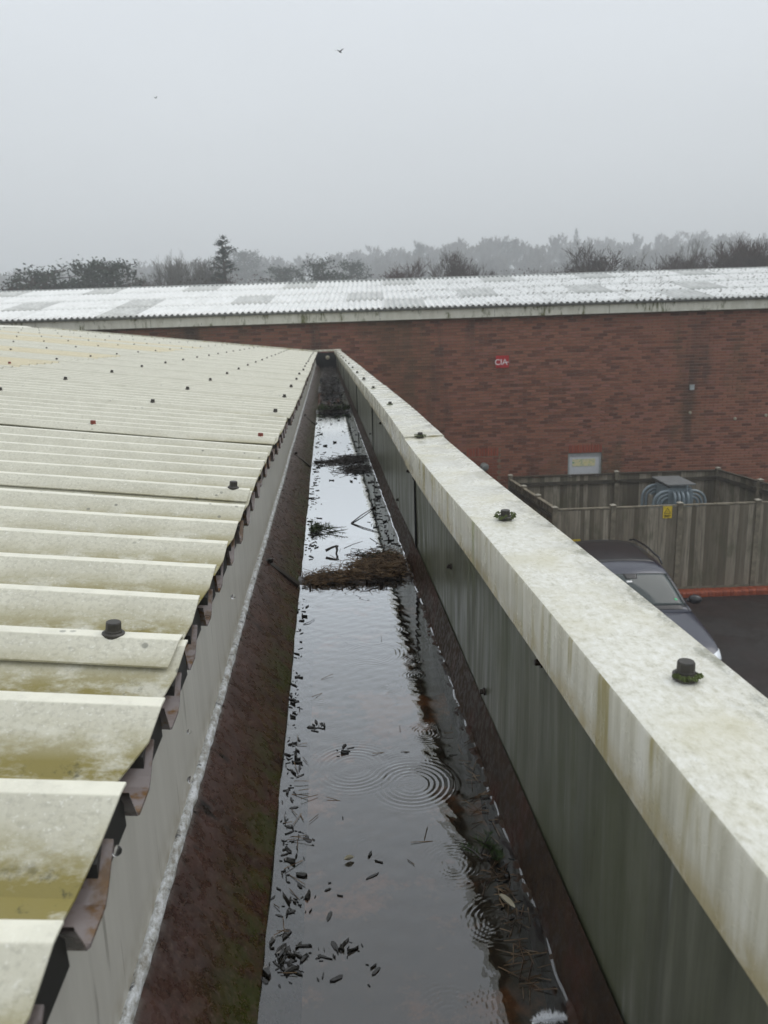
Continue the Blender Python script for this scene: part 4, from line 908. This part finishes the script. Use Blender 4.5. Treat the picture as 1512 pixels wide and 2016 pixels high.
drape('roof_panel', [(-.56, 2.22, 1.6), (.56, 2.22, 1.6), (.55, 3.55, 1.6), (-.55, 3.55, 1.6)], M['gloss'], car, 14, .004, (0, 0, 1))
b = MB(); b.box(-.09, .09, 1.60, 1.62, 1.33, 1.40); 
drape('sensor_housing', [(-.09, 1.76, 1.40), (.09, 1.76, 1.40), (.12, 1.855, 1.46), (-.12, 1.855, 1.46)], M['gloss'], ws, 6, .006)
drape('rear_view_mirror', [(-.10, 1.70, 1.36), (.0, 1.70, 1.36), (.0, 1.735, 1.38), (-.10, 1.735, 1.38)], M['alloy'], ws, 5, .006)
drape('sticker', [(.60, 1.47, 1.1), (.64, 1.47, 1.1), (.63, 1.52, 1.1), (.59, 1.52, 1.1)], M['green'], ws, 4, .006)
for s in (-1, 1):
    for (ya, yb, zt) in ((1.75, 2.55, 1.40), (2.63, 3.35, 1.42), (3.43, 3.95, 1.38)):
        xl = lambda y, z: s*.9
        qd = [(s*.9, ya, 1.07), (s*.9, yb, 1.07), (s*.9, yb-(.12 if yb > 3.8 else 0), zt), (s*.9, ya+(.28 if ya < 2 else 0), zt)]
        drape('side_window', qd, M['glass'], car, 8, .005, (s, 0, .12))
    b = MB(); b.tube([(s*.615, 2.1, 1.545), (s*.625, 2.25, 1.60), (s*.625, 2.9, 1.625), (s*.615, 3.5, 1.585), (s*.60, 3.7, 1.52)], .017, 8); b.build('roof_rail', M['gloss'], car, True)
    # door mirror
    b = MB(); b.lathe([(.0, 0), (.085, .012), (.105, .05), (.10, .10), (.065, .14), (.0, .15)], 12); b.v = [(x*1.05, y*.72, z) for x, y, z in b.v]
    mo = b.build('door_mirror', M['gloss'], car, True, (s*.99, 1.66, 1.09), (R_(90), 0, 0)); b = MB(); b.tube([(-s*.02, .02, .08), (-s*.13, -.03, .06)], .025, 6); b.build('arm', M['gloss'], mo)
    # lamps on the nose and tail
    drape('headlight', [(s*.55, .05, .66), (s*.86, .18, .70), (s*.875, .40, .77), (s*.62, .16, .735)] if s > 0 else [(s*.86, .18, .70), (s*.55, .05, .66), (s*.62, .16, .735), (s*.875, .40, .77)], M['lens'], car, 8, .010, (s*.35, -.8, .5), bvb)
    drape('tail_light', [(s*.55, 4.4, .85), (s*.86, 4.4, .85), (s*.86, 4.4, 1.0), (s*.55, 4.4, 1.0)], M['red'], car, 6, .008, (0, 1, .1), bvb)
    for yw in (.88, 3.62):
        wroot = MB(); wroot.lathe([(.20, -.11), (.31, -.11), (.335, -.08), (.335, .08), (.31, .11), (.20, .11)], 28)
        wo = wroot.build('wheel', M['tyre'], car, True, (s*.825, yw, .335), (0, R_(90), 0))
        b = MB(); b.lathe([(.205, s*.06), (.215, s*.10), (.19, s*.105), (.06, s*.085), (.0, s*.09)], 20)
        for q in range(5):
            a = 2*math.pi*q/5; b.tube([(.04*math.cos(a), .04*math.sin(a), s*.11), (.2*math.cos(a), .2*math.sin(a), s*.112)], .022, 6)
        b.build('rim', M['alloy'], wo, True)
        b = MB(); b.tube([(s*.905, yw+.38*math.cos(t_), .335+.38*math.sin(t_)) for t_ in np.linspace(0, math.pi, 14)], .022, 6); b.build('wheel_arch', M['gloss'], car, True)
drape('grille', [(-.42, 0, .48), (.42, 0, .48), (.40, 0, .66), (-.40, 0, .66)], M['gloss'], car, 8, .01, (0, -1, .1), bvb)
drape('number_plate', [(-.26, 0, .36), (.26, 0, .36), (.26, 0, .46), (-.26, 0, .46)], M['plate'], car, 4, .02, (0, -1, 0), bvb)
drape('rear_window', [(-.58, 4.2, 1.12), (.58, 4.2, 1.12), (.50, 3.98, 1.40), (-.50, 3.98, 1.40)], M['glass'], car, 8, .005, (0, .8, .5))
b = MB(); b.tube([(-.55, 1.325, 1.055), (.05, 1.40, 1.095), (.45, 1.36, 1.08)], .009, 6); b.build('wiper', M['dark'], car)

# ------------------------------------------------------------------ trees
def grow(seed, h, spread, depth, r_, minr, upb=.25, nb=(2, 4), first=.25, clump=0., wig=.25):
    """bare crown: list of tapered segments; returns (trunk MB, twig MB)"""
    rn = random.Random(seed); tk = MB(); tw = MB()
    def seg(p, d, l_, r, lev):
        q = p+d*l_; rr = max(minr, r*.68)
        (tk if lev < 2 else tw).tube([p, p.lerp(q, .5)+Vector((rn.gauss(0, 1), rn.gauss(0, 1), 0))*l_*.05, q], [r, (r+rr)/2, rr], 5 if lev < 2 else 3, False)
        if clump and lev >= depth-1:
            for _ in range(2):
                c = p.lerp(q, rn.random())+Vector((rn.gauss(0, 1), rn.gauss(0, 1), rn.gauss(0, 1)))*.12; s = clump*rn.uniform(.5, 1.2)
                tw.add([c+Vector((s, 0, 0)), c+Vector((-s*.6, s*.7, 0)), c+Vector((-s*.4, -s*.7, s*.3)), c+Vector((0, 0, s))], [(0, 1, 2), (0, 1, 3), (1, 2, 3)])
        if lev >= depth: return
        n = rn.randint(*nb)+(1 if lev < 1 else 0)
        for i in range(n):
            a = rn.uniform(0, 6.283); t_ = rn.uniform(.35, .95)*spread
            e_ = d+Vector((math.cos(a), math.sin(a), rn.uniform(-.2, .3)))*t_; e_.z += upb; e_.normalize()
            seg(p.lerp(q, rn.uniform(.55, 1) if i else 1), e_, l_*rn.uniform(.62, .86), rr*rn.uniform(.6, .95), lev+1)
    seg(Vector((0, 0, 0)), Vector((rn.gauss(0, .06), rn.gauss(0, .06), 1)).normalized(), h*first, r_, 0)
    return tk, tw
def normalise(tk, tw, h):
    top = max(v[2] for v in tw.v); k = h/top
    for q in (tk, tw): q.v = [(a*k, b_*k, c_*k) for a, b_, c_ in q.v]
PROTO = []
for sd_, kw in ((1, dict(spread=.85, depth=7, clump=.02)), (2, dict(spread=.7, depth=7, clump=.02)), (3, dict(spread=1.0, depth=7, clump=.022)), (4, dict(spread=.55, depth=7, clump=0, upb=.3)), (5, dict(spread=.75, depth=7, clump=0, upb=.25))):
    tk, tw = grow(sd_*17+3, 10, kw['spread'], kw['depth'], .24, .0085, kw.get('upb', .18), (2, 4), .2, kw['clump']); normalise(tk, tw, 10); PROTO.append((tk.mesh('trunk'), tw.mesh('crown')))
BUSH = []
for sd_ in (1, 2):
    tk, tw = grow(sd_*31, 5, 1.0, 6, .10, .009, .3, (3, 4), .12, .022); normalise(tk, tw, 5); BUSH.append((tk.mesh('trunk'), tw.mesh('crown')))
cache = {}
def with_mat(me, mat):
    key = (me.name, mat.name)
    if key not in cache: q = me.copy(); q.materials.clear(); q.materials.append(mat); cache[key] = q
    return cache[key]
def place(proto, name, u, v, s, rz, label, cat, tm, cm, group, z=0, wide=1.):
    root = empty(name, P(u, v, z), rz); root.scale = (s*wide, s*wide, s); tag(root, label, cat, group)
    link('trunk', with_mat(proto[0], tm), None, root); link('crown', with_mat(proto[1], cm), None, root)
def px2u(px, v): return ((px-756)/1500.)*v*1.0265
def ztop(px, py, v):           # height of a picture point at distance v (uses the camera above)
    r = fw + cr*((px-756)/1500.) + cu*((1008-py)/1500.); t_ = v/r.dot(fh); return HC + r.z*t_, (r*t_).dot(r0)
BG = 'bare trees beyond the brick hall'
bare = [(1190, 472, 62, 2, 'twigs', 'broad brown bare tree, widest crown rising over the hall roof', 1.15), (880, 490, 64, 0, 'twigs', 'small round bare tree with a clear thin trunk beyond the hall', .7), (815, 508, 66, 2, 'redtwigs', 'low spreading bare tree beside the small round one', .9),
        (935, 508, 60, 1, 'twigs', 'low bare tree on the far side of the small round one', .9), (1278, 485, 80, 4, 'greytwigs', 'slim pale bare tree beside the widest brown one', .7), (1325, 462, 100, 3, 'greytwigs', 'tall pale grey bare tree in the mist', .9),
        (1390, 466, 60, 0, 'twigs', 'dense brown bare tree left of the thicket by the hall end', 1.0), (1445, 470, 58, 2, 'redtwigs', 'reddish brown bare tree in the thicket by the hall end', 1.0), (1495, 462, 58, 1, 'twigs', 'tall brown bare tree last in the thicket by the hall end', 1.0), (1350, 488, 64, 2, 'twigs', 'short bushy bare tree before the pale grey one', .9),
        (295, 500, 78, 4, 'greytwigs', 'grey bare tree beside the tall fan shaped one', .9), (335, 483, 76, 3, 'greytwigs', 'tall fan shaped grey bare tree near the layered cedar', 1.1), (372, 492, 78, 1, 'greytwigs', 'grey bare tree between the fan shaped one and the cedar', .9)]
for px, py, v, k, mt, lbl, wd in bare:
    zt, u = ztop(px, py, v); place(PROTO[k], 'bare_tree', u, v, zt/10, k*1.3+px, lbl, 'tree', M['bark'], M[mt], BG, 0, wd)
SH = 'reddish bare shrubs behind the hall roof'
def shrub_label(px):
    for lim, where in ((80, 'before the broad dark pine'), (300, 'before the pine nearest the pale bare trees'), (378, 'under the tall fan shaped tree'), (445, 'at the foot of the layered cedar'), (520, 'just past the layered cedar'), (600, 'between the cedar and the lone pine'),
                       (775, 'just past the lone pine'), (840, 'under the low spreading tree'), (960, 'under the small round tree'), (1110, 'in the gap before the widest brown tree'), (1180, 'beside the widest brown tree'), (1260, 'under the widest brown tree'), (1330, 'below the slim pale tree'), (1400, 'below the dense brown tree'), (2000, 'in the thicket by the hall end')):
        if px < lim: return 'reddish brown bare shrub above the hall roof ' + where
for i, (px, py, v) in enumerate(((10, 535, 55), (45, 545, 55), (270, 535, 58), (395, 535, 56), (470, 528, 56), (500, 535, 54), (425, 545, 54), (360, 540, 55), (725, 538, 52), (760, 545, 52), (1015, 530, 54), (1055, 522, 54), (1095, 528, 54), (1130, 520, 56), (1240, 520, 56), (1300, 515, 56), (1160, 520, 54), (320, 545, 54), (540, 548, 56), (1365, 505, 55), (1465, 500, 54), (1215, 512, 55), (785, 535, 56), (905, 535, 56))):
    zt, u = ztop(px, py, v); place(BUSH[i % 2], 'bare_shrub', u, v, zt/5, i*.9, shrub_label(px), 'shrub', M['bark'], M['redtwigs' if i % 3 else 'twigs'], SH, 0, .62)
def tuft(b, c, s, n, rn, flat=.5):
    for _ in range(n):
        d = Vector((rn.gauss(0, 1), rn.gauss(0, 1), rn.gauss(0, flat)))*s; p = c+d; a = Vector((rn.gauss(0, 1), rn.gauss(0, 1), rn.gauss(0, .7))).normalized()*s*.55; e_ = Vector((rn.gauss(0, 1), rn.gauss(0, 1), rn.gauss(0, .7))).normalized()*s*.35
        b.add([p-a, p+e_, p+a, p-e_*.6], [(0, 1, 2, 3)])
def conifer(seed, h, style):
    rn = random.Random(seed); tk = MB(); cw = MB(); tk.tube([(0, 0, 0), (.1, 0, h*.5), (0, .05, h*.98)], [.26, .17, .04], 7)
    if style == 'cedar':
        for i in range(78):
            z = h*(.30+.69*(i/77)**.9)+rn.uniform(-.15, .15); a = rn.uniform(0, 6.28); ll = ((h-z)*.36+.35)*rn.uniform(.55, 1.25)
            e_ = Vector((math.cos(a)*ll, math.sin(a)*ll, ll*rn.uniform(.0, .55))); p = Vector((0, 0, z)); q_ = p+e_; mid = p.lerp(q_, .6)+Vector((0, 0, ll*.06))
            tk.tube([p, mid, q_], [.05, .035, .012], 4, False)
            for q in range(9):
                t_ = rn.uniform(.25, 1.05); tuft(cw, (p.lerp(mid, t_/.6) if t_ < .6 else mid.lerp(q_, (t_-.6)/.4))+Vector((0, 0, -.08)), .115, 9, rn, .45)
        tuft(cw, Vector((0, 0, h)), .16, 10, rn)
    else:
        for i in range(230):
            t_ = rn.random(); z = h*(.15+.85*t_); w_ = h*.33*math.sqrt(max(.03, 1-((t_-.35)/.72)**2)); a = rn.uniform(0, 6.28); r = w_*math.sqrt(rn.random())*(1+.25*math.sin(a*3+seed))
            c = Vector((math.cos(a)*r, math.sin(a)*r, z)); tk.tube([Vector((0, 0, z-.3)), c], [.05, .02], 3, False); tuft(cw, c, .26, 26, rn, .7)
    return tk.mesh('trunk'), cw.mesh('crown')
CE = conifer(3, 10, 'cedar'); PI_ = [conifer(s, 10, 'pine') for s in (5, 6, 7)]
zt, u = ztop(437, 468, 62); place(CE, 'cedar_tree', u, 62, zt/10, 1., 'dark layered cedar standing above the bare shrubs', 'tree', M['bark'], M['cedar'], None, 0, .85)
for i, (px, py, v, wd, lbl) in enumerate(((105, 528, 66, 1.2, 'broad dark pine furthest from the cedar'), (168, 522, 68, .9, 'dark pine, the middle of three in a row'), (218, 520, 66, .9, 'dark pine nearest the pale bare trees'), (635, 513, 95, .8, 'lone dark pine in front of the misty wood'), (690, 518, 130, .8, 'faint grey green pine in front of the misty wood'), (560, 530, 130, 1., 'faint low pine between the cedar and the lone pine'), (60, 540, 64, .9, 'low dark pine over the roof beside the reddish shrubs'))):
    zt, u = ztop(px, py, v); place(PI_[i % 3], 'pine_tree', u, v, zt/10, i*2., lbl, 'tree', M['bark'], M['pine'], 'pines beyond the brick hall', 0, wd)
# misty wood on the hill: one mass of bare crowns with a few conifers standing out
rn = random.Random(77)
tk, tw = grow(90, 10, .8, 4, .2, .06, .25, (3, 4), .22, .17); normalise(tk, tw, 12); W1 = tw
tk2, tw2 = grow(91, 10, .65, 4, .2, .06, .3, (3, 4), .22, .17); normalise(tk2, tw2, 12); W2 = tw2
arrs = [(np.array(q.v), q.f) for q in (W1, W2)]
def scatter(name, label, n, v0, v1, hmin, hmax, mat, seed):
    rn = random.Random(seed); Vs = []; Ts = []; off = 0
    tri = []
    for A, f in arrs:
        t_ = []
        for q in f: t_ += [(q[0], q[i], q[i+1]) for i in range(1, len(q)-1)]
        tri.append(np.array(t_))
    for _ in range(n):
        v = rn.uniform(v0, v1); u = rn.uniform(-.62, .62)*v; k = rn.randrange(2); A = arrs[k][0]; s = rn.uniform(hmin, hmax)/12; a = rn.uniform(0, 6.28); ca, sa = math.cos(a)*s, math.sin(a)*s
        p = P(u, v, hill_z(u, v)-.3)
        Vs.append(np.stack([A[:, 0]*ca-A[:, 1]*sa+p.x, A[:, 0]*sa+A[:, 1]*ca+p.y, A[:, 2]*s+p.z], 1)); Ts.append(tri[k]+off); off += len(A)
    me = np_mesh(name, np.concatenate(Vs), np.concatenate(Ts)); tag(link(name, me, mat), label, 'woodland', kind='stuff')
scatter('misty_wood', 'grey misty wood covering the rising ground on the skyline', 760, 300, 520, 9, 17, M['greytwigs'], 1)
scatter('valley_wood', 'brown hazy wood at the foot of the misty hill', 240, 190, 300, 9, 15, M['twigs'], 2)
for i, (px, py, v, k, wd, lbl) in enumerate(((1135, 450, 345, 0, .55, 'tall pointed conifer rising above the misty wood'), (825, 482, 345, 1, .7, 'twin topped conifer on the misty skyline above the small round tree'), (480, 498, 255, 2, 1.1, 'flat topped misty conifer beside the cedar'), (1000, 476, 365, 1, .9, 'broad misty conifer between the pointed one and the twin topped one'))):
    zt, u = ztop(px, py, v); zb = hill_z(u, v)-.3; place(CE if k == 0 else PI_[k], 'misty_conifer', u, v, (zt-zb)/10, i*1.7, lbl, 'tree', M['bark'], M['cedar'], None, zb, wd)

# ------------------------------------------------------------------ birds
for (px, py, v, s, lbl) in ((669, 102, 38, .34, 'dark bird in flight, larger of two in the sky'), (306, 193, 70, .34, 'tiny distant bird in flight, smaller of two in the sky')):
    zt, u = ztop(px, py, v); root = empty('bird', P(u, v, zt), 1.1); root.scale = (s, s, s); tag(root, lbl, 'bird', 'birds in the sky')
    b = MB(); b.tube([(-.5, 0, 0), (-.25, 0, .02), (0, 0, .03), (.25, 0, .02), (.42, 0, .05), (.52, 0, .03)], [.02, .07, .10, .08, .055, .01], 8); b.build('body', M['dark'], root, True)
    for sgn in (-1, 1):
        b = MB(); w0 = [(.18, .04*sgn, .04), (.12, .40*sgn, .26), (-.10, .75*sgn, .30), (-.18, .40*sgn, .20), (-.15, .04*sgn, .03)]
        b.add(w0+[(x, y, z-.015) for x, y, z in w0], [(0, 1, 2, 3, 4), (9, 8, 7, 6, 5)]+[(i, 5+i, 5+(i+1) % 5, (i+1) % 5) for i in range(5)]); b.build('wing', M['dark'], root)
    b = MB(); b.add([(-.45, .02, .01), (-.45, -.02, .01), (-.72, -.10, .01), (-.72, .10, .01), (-.45, 0, -.01), (-.72, 0, -.005)], [(0, 1, 2, 3), (0, 3, 5, 4), (1, 4, 5, 2)]); b.build('tail', M['dark'], root)

# ------------------------------------------------------------------ mist
m = bpy.data.materials.new('mist'); m.use_nodes = True; n = m.node_tree.nodes; n.clear()
o_ = n.new('ShaderNodeOutputMaterial'); pv = n.new('ShaderNodeVolumePrincipled'); pv.inputs['Color'].default_value = (.94, .97, 1, 1); pv.inputs['Density'].default_value = .0024; pv.inputs['Anisotropy'].default_value = .0
m.node_tree.links.new(pv.outputs[0], o_.inputs['Volume'])
b = MB(); b.box(-560, 560, -40, 760, -1.2, 72); tag(b.build('haze', m), 'pale rain mist hanging over the yard and woods', 'mist', kind='stuff')
